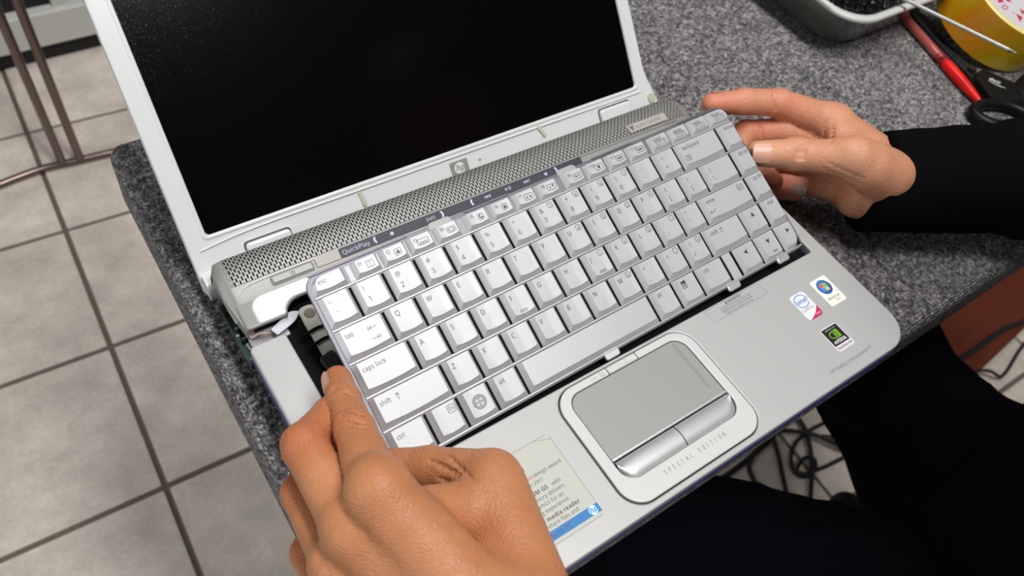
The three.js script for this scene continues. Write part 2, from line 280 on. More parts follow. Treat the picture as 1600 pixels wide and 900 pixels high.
// speaker bar along the hinge
{
  const prof = [[1.5, 27], [1.5, 33], [2.4, 37], [4.5, 40], [8, 41.8], [13, 42.6], [18, 42.2], [23, 40.8], [28, 38.6], [32, 37.2], [36, 36.4], [42, 36]];
  const bar = (x0, x1, prof, lift, rE, nx) => { // swept along x, ends rounded in plan at the rear
    const P = [], I = [], UV = [], n = prof.length;
    for (let i = 0; i <= nx; i++) {
      const t = i / nx; let x = x0 + (x1 - x0) * t; const e = Math.min(x - x0, x1 - x), rEnd = x - x0 < x1 - x ? rE * 0.4 : rE;
      const k = e < rEnd ? 1 - Math.sqrt(Math.max(0, 1 - Math.pow(1 - e / rEnd, 2))) : 0;
      for (const [z, y] of prof) { const zz = z + k * rEnd * Math.max(0, 1 - (z - 1.5) / 26) * 0.9, yy = y - k * 4.5 + lift; P.push(x * mm, yy * mm, zz * mm); UV.push(x * mm, z * mm); }
    }
    for (let i = 0; i < nx; i++) for (let j = 0; j < n - 1; j++) { const a = i * n + j, b = a + n; I.push(a, a + 1, b, b, a + 1, b + 1); }
    const g = new THREE.BufferGeometry(); g.setAttribute('position', new THREE.Float32BufferAttribute(P, 3)); g.setAttribute('uv', new THREE.Float32BufferAttribute(UV, 2)); g.setIndex(I); g.computeVertexNormals(); return g;
  };
  // Catmull-Rom the profile for smoothness
  const smooth = (pr, k) => { const c = new THREE.CatmullRomCurve3(pr.map(([a, b]) => new THREE.Vector3(a, b, 0)), false, 'centripetal'); return c.getPoints(k).map((p) => [p.x, p.y]); };
  const S = smooth(prof, 48);
  const sb = mesh('speaker_bar', bar(0.5, 356, S, 0, 13, 120), M.bar, laptop);
  sb.material.side = THREE.DoubleSide;
  mesh('bar_end_cap', lay(poly([[0.8, 6, 4], [8, 3, 3], [8, 50, 1], [3.2, 51, 1], [0.8, 30, 1]]), 35, 9, 0.5), M.bar, laptop); mesh('bar_end_cap', lay(poly([[349, 3, 3], [356.5, 8, 5], [356.5, 40, 1], [349, 40, 1]]), 35, 9, 0.5), M.bar, laptop);
  const G = S.filter(([z]) => z > 2.3 && z < 25.6);
  mesh('grille_backing', bar(3, 355, G, 0.12, 12.6, 110), M.black, laptop);
  const holes = canvasTex(96, 112, (g) => { g.fillStyle = '#fff'; g.fillRect(0, 0, 96, 112); g.fillStyle = '#000'; const slot = (x, y) => { g.beginPath(); g.roundRect(x - 13, y - 37, 26, 74, 8); g.fill(); }; for (const o of [-112, 0, 112]) { slot(24, 28 + o); slot(72, 84 + o); } });
  holes.colorSpace = THREE.NoColorSpace; holes.wrapS = holes.wrapT = THREE.RepeatWrapping; holes.repeat.set(1 / 0.0032, 1 / 0.0038);
  const gm = M.bar.clone(); gm.alphaMap = holes; gm.alphaTest = 0.5; gm.side = THREE.DoubleSide;
  mesh('speaker_grille', bar(3, 355, G, 0.3, 12.6, 110), gm, laptop);
  mesh('grille_border', tube([[4, 36.2, 29.5], [6, 37.5, 30.4], [9, 38.6, 28.6], [14, 39.6, 26.6], [24, 40.0, 26.0], [60, 40.1, 25.9], [180, 40.1, 25.9], [340, 40.1, 25.9]], 0.35, 6, false, 10), M.bright, laptop);
  // front apron of the bar with the cut-out for the keyboard corner
  const apPts = [[4, 31, 1], [356, 31, 1], [356, 43, 1], [42, 43, 7], [28, 43, 9], [26.5, 51.5, 1], [3.5, 51.5, 2]];
  const ap = lay(poly(apPts), 36.6, 2.6, 1.1, 8, 4);
  mesh('bar_underside', lay(poly([[5, 32, 1], [355, 32, 1], [355, 42.2, 1], [42, 42.2, 7], [27, 42.2, 9], [25.4, 50, 1], [5, 50, 2]]), 34.2, 10, 0), M.black, laptop);
  mesh('bar_apron', ap, M.bar, laptop);
  mesh('bar_highlight_panel', lay(poly([[11, 33.5, 8], [180, 33.5, 1], [180, 42.6, 1], [42, 42.6, 7], [27.7, 42.6, 8.6], [26, 51, 1], [10.5, 51, 2]]), 37.5, 2.4, 1.1, 10, 5), M.white, laptop);  // whiter than the bar: light caught by the apron put into the colour
  const pb = mesh('power_button', lay(rrect(-12, -2, 12, 2, 0.8), 0, 1.6, 0.4), M.bar, laptop); pb.position.set(0.0398, 0.0396, 0.0292); pb.rotation.x = 0.36;
  const pf = mesh('button_groove', lay(rrect(-12.7, -2.7, 12.7, 2.7, 1), 0, 0.8, 0), std(lin(0.16, 0.16, 0.155), 0.5), laptop); pf.position.set(0.0398, 0.0389, 0.0292); pf.rotation.x = 0.36;
  const pi = ink('power_symbol', -2, -2, 2, 2, 0, 64, 64, (g) => { g.lineWidth = 6; g.beginPath(); g.arc(32, 34, 16, -1.0, Math.PI + 1.0); g.stroke(); g.fillRect(29, 8, 6, 22); }, laptop, lin(0.1, 0.1, 0.1)); pi.position.set(0.0398, 0.03968, 0.0292); pi.rotation.x = 0.36;
  const qp = canvasTex(2048, 72, (g, w, h) => {
    g.fillStyle = '#2f2e3a'; g.fillRect(0, 0, w, h); g.fillStyle = '#b9bcd2'; g.strokeStyle = '#c4cfe8'; g.textBaseline = 'middle'; g.font = '46px sans-serif'; g.fillText('QuickPlay', 18, 38);
    const br = (x, f) => { g.lineWidth = 14; g.beginPath(); f > 0 ? g.arc(x + 26, 36, 30, 2.3, 4.0) : g.arc(x - 26, 36, 30, -0.9, 0.9); g.stroke(); };
    br(262, 1); g.beginPath(); g.arc(390, 36, 14, 0, 7); g.fill(); g.font = '38px sans-serif'; g.fillText('DVD', 660, 38); br(790, -1);
    br(1040, 1); g.font = '36px sans-serif'; const tri = (x, d) => { g.beginPath(); g.moveTo(x, 22); g.lineTo(x, 50); g.lineTo(x + d * 20, 36); g.fill(); };
    g.fillRect(1150, 22, 5, 28); tri(1176, -1); tri(1198, -1); tri(1330, 1); g.fillRect(1358, 22, 6, 28); g.fillRect(1372, 22, 6, 28); tri(1500, 1); tri(1522, 1); g.fillRect(1544, 22, 5, 28); g.fillRect(1690, 24, 24, 24); br(1800, -1);
  });
  const st = sticker('media_strip', -90, -2.9, 90, 2.9, 0, qp, 0.5, laptop, 0, 0.55); st.position.set(0.159, 0.0394, 0.0286); st.rotation.x = 0.40;
  const dots = canvasTex(256, 64, (g, w, h) => { g.fillStyle = '#b3aea4'; g.fillRect(0, 0, w, h); g.fillStyle = '#6f6a62'; for (let x = 3; x < w; x += 8) for (let y = 3; y < h; y += 8) { g.beginPath(); g.arc(x + ((y / 8) | 0) % 2 * 4, y, 2.2, 0, 7); g.fill(); } });
  const dm = sticker('microphone_mesh', -7.4, -2.9, 7.4, 2.9, 0, dots, 0.5); dm.position.set(0.0615, 0.0394, 0.0286); dm.rotation.x = 0.40;
  const pl = sticker('maker_plate', -18, -3.2, 18, 3.2, 0, canvasTex(512, 92, (g, w, h) => { g.fillStyle = '#aaa69d'; g.fillRect(0, 0, w, h); g.fillStyle = '#4a4740'; g.font = '44px serif'; g.textBaseline = 'middle'; g.fillText('ALTEC LANSING', 96, 48, 400); g.beginPath(); g.moveTo(20, 22); g.lineTo(80, 22); g.lineTo(60, 72); g.lineTo(40, 72); g.fill(); g.fillStyle = '#aaa69d'; g.fillRect(30, 38, 44, 5); g.fillRect(34, 52, 36, 5); }), 0.4);
  pl.position.set(0.3148, 0.0424, 0.0208); pl.rotation.x = 0.2;
}
// stickers and prints on the palm rest
{
  const T = 35.12;
  sticker('system_sticker', 323.2, 180.6, 338.2, 201.6, T, canvasTex(256, 358, (g, w, h) => {
    g.fillStyle = '#e9e6da'; g.fillRect(0, 0, w, h);
    const gr = g.createRadialGradient(115, 100, 10, 128, 125, 100); gr.addColorStop(0, '#7fc4ea'); gr.addColorStop(0.6, '#2b6fb3'); gr.addColorStop(1, '#173f7a'); g.fillStyle = gr; g.beginPath(); g.arc(128, 125, 94, 0, 7); g.fill();
    const q = (x, y, c) => { g.fillStyle = c; g.beginPath(); g.moveTo(x, y + 6); g.quadraticCurveTo(x + 24, y - 10, x + 48, y + 3); g.lineTo(x + 44, y + 46); g.quadraticCurveTo(x + 20, y + 34, x - 4, y + 48); g.fill(); };
    q(78, 76, '#e2552f'); q(132, 80, '#7cb63c'); q(74, 130, '#3f8fd6'); q(127, 134, '#f2b92e');
    g.fillStyle = '#3a3a3a'; g.font = '46px sans-serif'; g.textAlign = 'center'; g.fillText('Windows', 128, 286); g.fillStyle = '#888'; g.font = '36px sans-serif'; g.fillText('Vista', 150, 326); g.font = '18px sans-serif'; g.fillText('TM', 232, 232);
  }), 1.6);
  sticker('processor_sticker', 301, 182.6, 314.4, 202.2, T, canvasTex(256, 374, (g, w, h) => {
    g.fillStyle = '#dcdfe2'; g.fillRect(0, 0, w, h); g.fillStyle = '#b5264e'; g.beginPath(); g.moveTo(0, h); g.quadraticCurveTo(170, 340, w, 236); g.lineTo(w, h); g.fill();
    g.strokeStyle = '#1f63ae'; g.lineWidth = 10; g.beginPath(); g.ellipse(124, 112, 104, 86, -0.2, 0.75, 6.6); g.stroke();
    g.fillStyle = '#1f63ae'; g.font = 'bold 82px sans-serif'; g.textAlign = 'center'; g.fillText('intel', 124, 142); g.fillStyle = '#a12048'; g.font = '52px sans-serif'; g.fillText('Centrino', 118, 250, 210); g.fillStyle = '#f4e6ea'; g.font = '30px sans-serif'; g.fillText('inside', 190, 344);
  }), 2.6);
  sticker('graphics_sticker', 300.6, 210.4, 315.8, 227.6, T, canvasTex(256, 290, (g, w, h) => {
    g.fillStyle = '#d7d2d2'; g.fillRect(0, 0, w, h); g.fillStyle = '#161217'; g.beginPath(); g.roundRect(12, 12, 232, 212, 10); g.fill();
    g.fillStyle = '#bbb'; g.font = '25px sans-serif'; g.textAlign = 'center'; g.fillText('GRAPHICS BY', 128, 46);
    g.fillStyle = '#74b71b'; g.fillRect(118, 62, 74, 90); g.strokeStyle = '#74b71b'; g.lineWidth = 10; g.beginPath(); g.ellipse(112, 108, 52, 38, 0, 1.5, 5); g.stroke(); g.strokeStyle = '#161217'; g.lineWidth = 8; g.beginPath(); g.ellipse(128, 108, 44, 32, 0, -1.8, 1.9); g.stroke(); g.beginPath(); g.ellipse(122, 108, 24, 17, 0, 0, 7); g.stroke();
    g.fillStyle = '#e6e6e6'; g.font = 'bold 54px sans-serif'; g.fillText('nVIDIA', 128, 206, 190); g.fillStyle = '#181418'; g.font = 'bold 36px sans-serif'; g.fillText('PureVideo HD', 128, 268, 220);
  }), 1.6);
  sticker('feature_sticker', 42, 181.2, 111.8, 231.6, T, canvasTex(1110, 800, (g, w, h) => {
    g.fillStyle = '#bdbeb3'; g.fillRect(0, 0, w, h); g.fillStyle = '#fff2'; for (let y = 0; y < h; y += 9) g.fillRect(0, y, w, 2);
    g.strokeStyle = '#777a6c'; g.lineWidth = 4; g.strokeRect(3, 3, w - 6, h - 6); g.beginPath(); g.moveTo(w - 150, 4); g.lineTo(w - 4, 60); g.stroke();
    g.fillStyle = '#3c3a34'; const L = (t, x, y, f, c) => { g.font = f; g.fillStyle = c ?? '#3c3a34'; g.fillText(t, x, y); };
    const F = '46px sans-serif', B = 'bold 50px sans-serif', s = 1.0;
    g.save(); g.beginPath(); g.arc(706, 160, 48, 0, 7); g.clip(); g.fillStyle = '#c9a9a2'; g.fillRect(640, 100, 130, 120); g.strokeStyle = '#a3282c'; g.lineWidth = 17; for (let i = -3; i < 4; i++) { g.beginPath(); g.arc(706 + i * 30 + 120, 160 - 150, 190, 1.75, 3.0); g.stroke(); } g.restore();
    L('red', 640, 268, F); L('dot', 714, 268, F, '#b2372f'); L('design award', 790, 268, F); L('winner 2007', 620, 322, '40px sans-serif');
    L('8400M GS', 610, 398, B); L('with', 880, 398, F); L('dedicated memory delivers', 405, 452, F); L('graphics for an', 610, 506, F); L('gaming experience.', 540, 560, F); L('5-in-1 digital media reader', 360, 622, B); L('edit and share files and', 470, 672, F);
    g.fillStyle = '#0b73b8'; g.fillRect(0, 692, w, 74); L('notebook PC', 520, 748, '54px sans-serif', '#153f66');
    g.fillStyle = '#d4e6ee'; g.beginPath(); g.arc(1046, 729, 40, 0, 7); g.fill(); g.font = 'italic bold 62px sans-serif'; g.fillStyle = '#1488cf'; g.fillText('hp', 1008, 746);
  }), 2.2);
  ink('warning_print', 243.5, 163.6, 291.8, 173.4, 35.06, 1024, 208, (g, w, h) => {
    g.lineWidth = 3; g.beginPath(); g.roundRect(6, 6, w - 12, h - 12, 22); g.stroke(); g.fillRect(6, 62, w - 12, 2);
    g.font = 'bold 50px sans-serif'; g.textAlign = 'center'; g.fillText('WARNING', 530, 54); g.beginPath(); g.moveTo(355, 54); g.lineTo(380, 12); g.lineTo(405, 54); g.fill();
    g.font = '34px sans-serif'; g.fillText('To reduce risk of serious injury, read', 512, 100, 760); g.fillText('Safety & Comfort Guide provided with', 512, 142, 760); g.fillText('product and at www.hp.com/ergo.', 512, 184, 660);
  });
  ink('model_print', 284, 232.6, 324, 237.2, 35.06, 1024, 118, (g, w, h) => { g.font = '84px sans-serif'; g.fillText('HP Pavilion Entertainment PC', 8, 84, 1000); }, laptop, lin(0.19, 0.18, 0.19));
  // fine print line and scratches of the silver finish stay in the material
}
// lid
{
  const lid = new THREE.Group(); lid.name = 'lid'; laptop.add(lid); lid.position.set(0, 0.0141, -0.00496); lid.rotation.x = -0.759;
  const outline = [[-3, -8, 3], [361, -8, 3], [361.5, 15, 8], [354, 25, 14], [353, 247, 12], [-3, 247, 12]];
  mesh('lid_shell', stand(poly(outline), -2, 7.5, 2.2, 8, 4), M.white, lid);
  const bz = poly(outline); bz.holes.push(rrect(9.6, 25.4, 342.3, 232.6, 2.5, THREE.Path));
  mesh('bezel', stand(bz, 0.4, 3.4, 1.0, 8, 3), M.white, lid);
  const inner = rrect(6.8, 22.8, 345.2, 235.4, 3.5); inner.holes.push(rrect(9.4, 25.2, 342.5, 232.8, 2.2, THREE.Path));
  mesh('screen_frame', stand(inner, 1.1, 2.6, 0.8, 6, 3), M.white, lid);
  // black panel with dust in its upper corner
  const scrTex = canvasTex(1536, 960, (g, w, h) => {
    g.fillStyle = '#060506'; g.fillRect(0, 0, w, h); const r = rng(21);
    for (let i = 0; i < 9000; i++) { const u = Math.pow(r(), 1.5), v = Math.pow(r(), 1.8), x = u * w * 0.9, y = h * (0.28 + 0.34 * v), a = Math.max(0, 1.1 - u * 1.1 - v * 0.9) * Math.pow(r(), 1.5); g.fillStyle = `rgba(${140 + r() * 60 | 0},${160 + r() * 50 | 0},${170 + r() * 60 | 0},${a})`; g.fillRect(x, y, 0.8 + r() * 1.6, 0.8 + r() * 1.6); }
    for (let i = 0; i < 9; i++) { g.strokeStyle = 'rgba(150,160,165,0.16)'; g.lineWidth = 1; g.beginPath(); const x = r() * w * 0.7, y = h * (0.33 + r() * 0.2); g.moveTo(x, y); g.lineTo(x + 30 * (r() - 0.5), y + 60 * (r() - 0.3)); g.stroke(); }
    for (let i = 0; i < 260; i++) { g.fillStyle = `rgba(150,155,160,${r() * 0.3})`; g.fillRect(r() * w, r() * h, 1.2, 1.2); }
  });
  const sg = new THREE.PlaneGeometry(0.333, 0.2075); const sp = mesh('screen', new THREE.BoxGeometry(0.333, 0.2075, 0.0012), [M.dark, M.dark, M.dark, M.dark, null, M.dark].map((m) => m ?? phys(0xffffff, 0.16, 0, { map: scrTex, specularIntensity: 0.35 })), lid);
  sp.material = sp.material[4]; sp.position.set(0.17595, 0.129, -0.0012);
  const badge = sticker('badge', -7, -5.2, 7, 5.2, 0, canvasTex(256, 190, (g, w, h) => { g.fillStyle = '#8c8a85'; g.fillRect(0, 0, w, h); g.fillStyle = '#d9d9d6'; g.beginPath(); g.arc(128, 95, 74, 0, 7); g.fill(); g.fillStyle = '#85837e'; g.font = 'italic bold 104px sans-serif'; g.fillText('hp', 68, 126); }), 0.4, lid);
  badge.rotation.x = Math.PI / 2; badge.position.set(0.179, 0.0125, 0.0006);
  const pill = (x, y, w, h, a) => { const m = mesh('rubber_bumper', stand(rrect(-w / 2, -h / 2, w / 2, h / 2, Math.min(w, h) / 2 - 0.05), 1.1, 1.5, 0.5, 8, 3), M.rubber, lid); m.position.set(x * mm, y * mm, 0.0004); m.rotation.z = a; };
  pill(106.4, 15, 2.7, 10.5, 0.12); pill(249.6, 17.6, 2.8, 10.5, 0.5); pill(355, 13.2, 6.4, 8.4, 0.3);
  for (const [x0, x1] of [[28, 56], [303, 332]]) {
    mesh('hinge_cover', stand(rrect(x0, -6, x1, 17.5 - (x0 < 100 ? 4 : 0), 2.5), 3.6, 5, 1.6, 6, 4), M.white, lid);
    mesh('hinge_gap', stand(rrect(x0 - 0.9, -7, x1 + 0.9, 18.6 - (x0 < 100 ? 4 : 0), 2.5), 0.62, 0.5, 0, 6), std(lin(0.08, 0.08, 0.09), 0.6), lid);
  }
  mesh('lower_lip', tube([[3, 18, 0.6], [30, 20.5, 1.0], [120, 20.9, 1.0], [250, 20.9, 1.0], [346, 20.5, 0.8]], 0.5, 6), M.white, lid);
  mesh('webcam_dot', new THREE.SphereGeometry(0.0009, 8, 6).translate(0.1955, 0.0135, 0.0006), std(lin(0.3, 0.3, 0.3), 0.5), lid);
  mesh('hinge_barrel', rod([-2, -3, 4], [8, -3, 4], 7.5, 7.5, 20), M.white, lid);
}

// ------------------------------------------------------------------ the loose keyboard
const P = 19.05;
const kb = thing('keyboard', 'loose silver laptop keyboard lifted out of the laptop by two hands', 'keyboard');
{
  const O = [34.72, 67.35, 70.09];
  kb.matrix.makeBasis(new THREE.Vector3(0.9997, 0.02371, -0.00679), new THREE.Vector3(-0.01969, 0.93324, 0.3587), new THREE.Vector3(0.01484, -0.35846, 0.93343)).setPosition(O[0] * mm, O[1] * mm, O[2] * mm);
  kb.matrix.decompose(kb.position, kb.quaternion, kb.scale);
  const metal = phys(lin(0.46, 0.45, 0.46), 0.42, 0.5), rimMetal = phys(lin(0.14, 0.13, 0.155), 0.42, 0.3);
  mesh('tray', lay(poly([[-1.6, -12.6, 8.5], [303.6, -12.6, 8.5], [303.6, 96.8, 6], [-1.6, 96.8, 3]]), 0.25, 1.6, 0.45, 8), rimMetal, kb);
  mesh('back_plate', lay(poly([[-0.6, -11, 6], [302.6, -11, 6], [302.6, 95.5, 5], [-0.6, 95.5, 3]]), -1.3, 2.6, 0.3, 6), M.black, kb);
  // dark floor between the key columns
  for (let r = 0; r < 5; r++) mesh('key_bed', box(0.6, -0.2, r * P + 1.2, 301.6, 0.34, (r + 1) * P - 0.9, 0), M.black, kb);
  mesh('key_bed', box(21.5, -0.2, -10, 301, 0.34, -0.9, 0), std(lin(0.2, 0.2, 0.21), 0.4, 0.5), kb);
  for (let r = 0; r <= 5; r++) mesh('row_bar', box(0.4, -0.1, r * P - 0.55, 301.8, 1.05, r * P + 0.45, 0.3), metal, kb);
  for (const x of [137, 236.5, 313 - 2]) mesh('locking_tab', lay(rrect(x - 5.2, 94, x + 5.2, 99.6, 1.6), 0.9, 2.2, 0.6), M.bright, kb).position.x = x > 300 ? -0.029 : 0;
  for (const [a, b] of [[73.5, 88.5], [163, 177]]) mesh('fixing_tab', lay(rrect(a, -14.2, b, -9, 2.6), 0.5, 1.4, 0.4), phys(lin(0.36, 0.36, 0.35), 0.4), kb);
  for (const [a, b] of [[2, 60], [97, 127], [190, 222], [262, 296]]) mesh('edge_rib', box(a, -0.2, -12.9, b, 1.0, -11.7, 0.3), rimMetal, kb);

  // legends: one drawing of the whole keyboard seen from above
  const W = 2048, H = 736, px = W / 306;
  const top = new Map();
  const keys = []; // x, z, w, d, radii, legends
  const K = (x, z, w, d, ...legend) => { keys.push({ x, z, w, d, legend }); return keys[keys.length - 1]; };
  const g1 = 0.8;
  const row = (r, u, w, ...l) => K(u * P + g1, r * P - P + 0.75, w * P - 2 * g1, P - 1.5, ...l);
  const L = (t, x = 4.0, y = 6.0, s = 4.2) => ({ t, x, y, s });
  const pad = (t) => ({ box: t });
  const two = (a, b, n) => [L(a, 4.4, 5.4, 3.9), L(b, 4.8, 12.2, 4.2), ...(n ? [pad(n)] : [])];
  const word = (t, y = 5.6) => L(t, 3.9, y, 3.5);
  // function row
  const f = (x, w, ...l) => K(x + 0.4, -10.4, w - 0.8, 9.9, ...l);
  f(0, 20.5, L('esc', 4.4, 5.0, 3.5)).r = [7, 0.8, 0.8, 0.8];
  const fx = [23.9, 40.55, 57.2, 73.9, 93.5, 110.1, 126.8, 143.4, 163, 179.7, 196.5, 213.4];
  const icons = ['?', 'cam', 'www', 'disp', 'moon', 'lock', 'dim', 'sun', 'play', 'stop', 'prev', 'next'];
  fx.forEach((x, i) => f(x, 16.5, L('f' + (i + 1), 3.6, 3.9, 3.1), { icon: icons[i], x: icons[i] === 'www' ? 8.6 : 10.0, y: 4.7 }));
  f(232, 17, L('scroll', 3.4, 3.4, 2.9), { frame: 'num lk', x: 4.2, y: 5.6 }); f(249.2, 17, L('pause', 3.4, 3.4, 2.9), { frame: 'break', x: 4.2, y: 5.6 });
  f(266.5, 17, L('insert', 3.4, 3.4, 2.9), { frame: 'prt sc', x: 4.2, y: 5.6 }); f(283.4, 18.8, L('delete', 3.6, 3.4, 2.9), { frame: 'sys rq', x: 5.4, y: 5.6 }).r = [0.8, 6, 0.8, 0.8];
  // number row
  row(1, 0, 1, L('~', 4, 5.4, 4), L('`', 5.4, 12.6, 4));
  [['!', '1'], ['@', '2'], ['#', '3'], ['$', '4'], ['%', '5'], ['^', '6'], ['&', '7', '7'], ['*', '8', '8'], ['(', '9', '9'], [')', '0', '/'], ['_', '-'], ['+', '=']].forEach((a, i) => row(1, i + 1, 1, ...two(...a)));
  row(1, 13, 2, word('backspace', 5.6), { icon: 'back', x: 5, y: 10.6 }); row(1, 15.04, 0.86, word('home', 4.6));
  row(2, 0, 1.5, word('tab', 6.2), { icon: 'tabl', x: 18.6, y: 5.6 }, { icon: 'tabr', x: 18.6, y: 11.4 });
  'QWERTYUIOP'.split('').forEach((c, i) => row(2, 1.5 + i, 1, L(c), ...(i > 5 ? [pad('456*'[i - 6])] : [])));
  row(2, 11.5, 1, ...two('{', '[')); row(2, 12.5, 1, ...two('}', ']')); row(2, 13.5, 1.5, L('|', 4.8, 5.6, 3.9), L('\\', 5.0, 12.4, 4.2)); row(2, 15.04, 0.86, word('pg up', 4.6));
  row(3, 0, 1.75, word('caps lock', 6.2));
  'ASDFGHJKL'.split('').forEach((c, i) => row(3, 1.75 + i, 1, L(c), ...(i > 5 ? [pad('123'[i - 6])] : []), ...(c === 'F' || c === 'J' ? [{ bump: 1 }] : [])));
  row(3, 10.75, 1, ...two(':', ';', '-')); row(3, 11.75, 1, ...two('"', "'")); row(3, 12.75, 2.25, word('enter', 5.6), { icon: 'ret', x: 5.4, y: 11 }, { icon: 'retbox', x: 34.6, y: 4.3 }); row(3, 15.04, 0.86, word('pg dn', 4.6));
  row(4, 0, 2.25, word('shift', 6.4), { icon: 'up', x: 14.4, y: 5 });
  'ZXCVBNM'.split('').forEach((c, i) => row(4, 2.25 + i, 1, L(c), ...(c === 'M' ? [pad('0')] : [])));
  row(4, 9.25, 1, ...two('<', ',')); row(4, 10.25, 1, ...two('>', '.', '.')); row(4, 11.25, 1, ...two('?', '/', '+')); row(4, 12.25, 1.75, word('shift', 5.8), { icon: 'up', x: 13.6, y: 4.6 });
  row(4, 14, 1, { icon: 'aup', x: 8.4, y: 5.2 }); row(4, 15.04, 0.86, word('end', 4.6));
  const b5 = (x0, x1, ...l) => K(x0 + g1, 4 * P + 0.75, x1 - x0 - 2 * g1, P - 1.3, ...l);
  b5(0, 23.3, word('ctrl', 6.2)); b5(23.3, 42.3, { frame: 'fn', x: 10.8, y: 2.8, w: 4.2, s: 3.3 }); b5(42.3, 61.3, { icon: 'win', x: 9.2, y: 8.2 }); b5(61.3, 80.4, L('alt', 4.6, 5.8, 3.6));
  b5(80.4, 176.2); b5(176.2, 195, word('alt', 5.2)); b5(195, 214.2, { icon: 'menu', x: 6.2, y: 5 }); b5(214.2, 237.6, word('ctrl', 5.4)); const filler = b5(238, 246.6); filler.flat = true;
  b5(247.2, 266.6, { icon: 'alf', x: 8, y: 5.2 }); b5(266.6, 285.6, { icon: 'adn', x: 8.6, y: 5.6 }, { icon: 'dash', x: 10.5, y: 13.4 }); b5(285.8, 302.2, { icon: 'art', x: 8.2, y: 5.4 }).r = [0.8, 0.8, 7, 0.8];

  const atlas = canvasTex(W, H, (g) => {
    g.fillStyle = '#e4e4e3'; g.fillRect(0, 0, W, H); g.scale(px, px); g.translate(1, 13);
    const INK = '#3a383d'; g.lineCap = 'round'; g.lineJoin = 'round';
    for (const k of keys) {
      g.save(); g.translate(k.x, k.z);
      g.fillStyle = INK; g.strokeStyle = INK; g.lineWidth = 0.28;
      for (const l of k.legend) {
        if (l.t) { g.font = l.s + 'px sans-serif'; g.save(); g.translate(l.x, l.y); g.scale(0.94, 1); g.fillText(l.t, 0, 0); g.restore(); }
        if (l.box) { g.beginPath(); g.roundRect(k.w - 6.3, 1.5, 3.1, 3.3, 0.7); g.stroke(); g.font = '2.7px sans-serif'; g.textAlign = 'center'; g.fillText(l.box, k.w - 4.75, 4.1); g.textAlign = 'left'; }
        if (l.frame) { g.font = (l.s ?? 2.6) + 'px sans-serif'; const w = l.w ?? 8.4; g.beginPath(); g.roundRect(l.x, l.y - (l.w ? 0.6 : 1.8), w, l.w ? 4.2 : 3.2, 0.7); g.stroke(); g.textAlign = 'center'; g.fillText(l.frame, l.x + w / 2, l.y + (l.w ? 2.6 : 0.75), w - 0.8); g.textAlign = 'left'; }
        if (l.bump) { g.lineWidth = 0.3; g.beginPath(); g.roundRect(6.6, 13.1, 4.2, 1, 0.5); g.stroke(); }
        if (l.icon) {
          g.save(); g.translate(l.x, l.y); const B = (x, y, w, h, r = 0.6) => { g.beginPath(); g.roundRect(x, y, w, h, r); g.stroke(); }; const F = (...p) => { g.beginPath(); for (let i = 0; i < p.length; i += 2) g.lineTo(p[i], p[i + 1]); g.fill(); }; const S = (...p) => { g.beginPath(); for (let i = 0; i < p.length; i += 2) g.lineTo(p[i], p[i + 1]); g.stroke(); };
          switch (l.icon) {
            case '?': B(-1.9, -1.9, 3.8, 3.6); g.font = '3.2px sans-serif'; g.fillText('?', -0.8, 1.1); break;
            case 'cam': B(-1.9, -1.9, 3.8, 3.6); g.fillRect(-1.2, 0, 2.4, 0.9); F(-0.9, -0.2, -0.5, -1.1, 0.6, -1.1, 0.9, -0.2); break;
            case 'www': B(-3.2, -1.6, 6.8, 3.2); g.font = '2.7px sans-serif'; g.fillText('www', -2.6, 0.8, 5.6); break;
            case 'disp': B(-2.6, -1.6, 5.2, 3.2); B(-1.2, -0.9, 2.4, 1.7, 0.5); S(-1.8, -0.9, -1.8, 0.9); S(1.8, -0.9, 1.8, 0.9); break;
            case 'moon': B(-1.7, -1.8, 3.4, 3.5); g.lineWidth = 0.75; g.beginPath(); g.arc(0.35, -0.2, 0.95, 0.7, 4.2); g.stroke(); break;
            case 'lock': B(-1.7, -1.8, 3.4, 3.5); g.fillRect(-0.9, -0.3, 1.8, 1.4); g.lineWidth = 0.5; g.beginPath(); g.arc(0, -0.4, 0.6, Math.PI, 0); g.stroke(); break;
            case 'dim': case 'sun': B(-2.9, -1.7, 5.8, 3.4); g.beginPath(); g.arc(-1.1, 0.2, 0.5, 0, 7); g.fill(); g.beginPath(); g.arc(1.2, l.icon === 'sun' ? -0.5 : 0.2, 0.6, 0, 7); g.fill(); break;
            case 'play': B(-3, -1.7, 6, 3.4); F(-1.6, -0.9, -1.6, 0.9, 0.1, 0); g.fillRect(0.6, -0.9, 0.35, 1.8); g.fillRect(1.3, -0.9, 0.35, 1.8); break;
            case 'stop': B(-2.9, -1.7, 5.8, 3.4); g.fillRect(-0.8, -0.8, 1.7, 1.6); break;
            case 'prev': B(-2.9, -1.7, 5.8, 3.4); g.fillRect(-2.0, -0.9, 0.3, 1.8); F(0, -0.9, 0, 0.9, -1.5, 0); F(1.6, -0.9, 1.6, 0.9, 0.1, 0); break;
            case 'next': B(-2.9, -1.7, 5.8, 3.4); F(-1.7, -0.9, -1.7, 0.9, -0.2, 0); F(-0.1, -0.9, -0.1, 0.9, 1.4, 0); g.fillRect(1.6, -0.9, 0.3, 1.8); break;
            case 'back': g.beginPath(); g.moveTo(-1.9, 0.6); g.lineTo(-0.7, -1.2); g.lineTo(2.3, -1.2); g.lineTo(2.3, 2.3); g.lineTo(-0.7, 2.3); g.closePath(); g.stroke(); S(0.1, -0.4, 1.6, 1.5); S(1.6, -0.4, 0.1, 1.5); break;
            case 'tabl': S(-2.2, -1.2, -2.2, 1.2); S(2.4, 0, -1.5, 0); S(-0.6, -0.8, -1.5, 0, -0.6, 0.8); break;
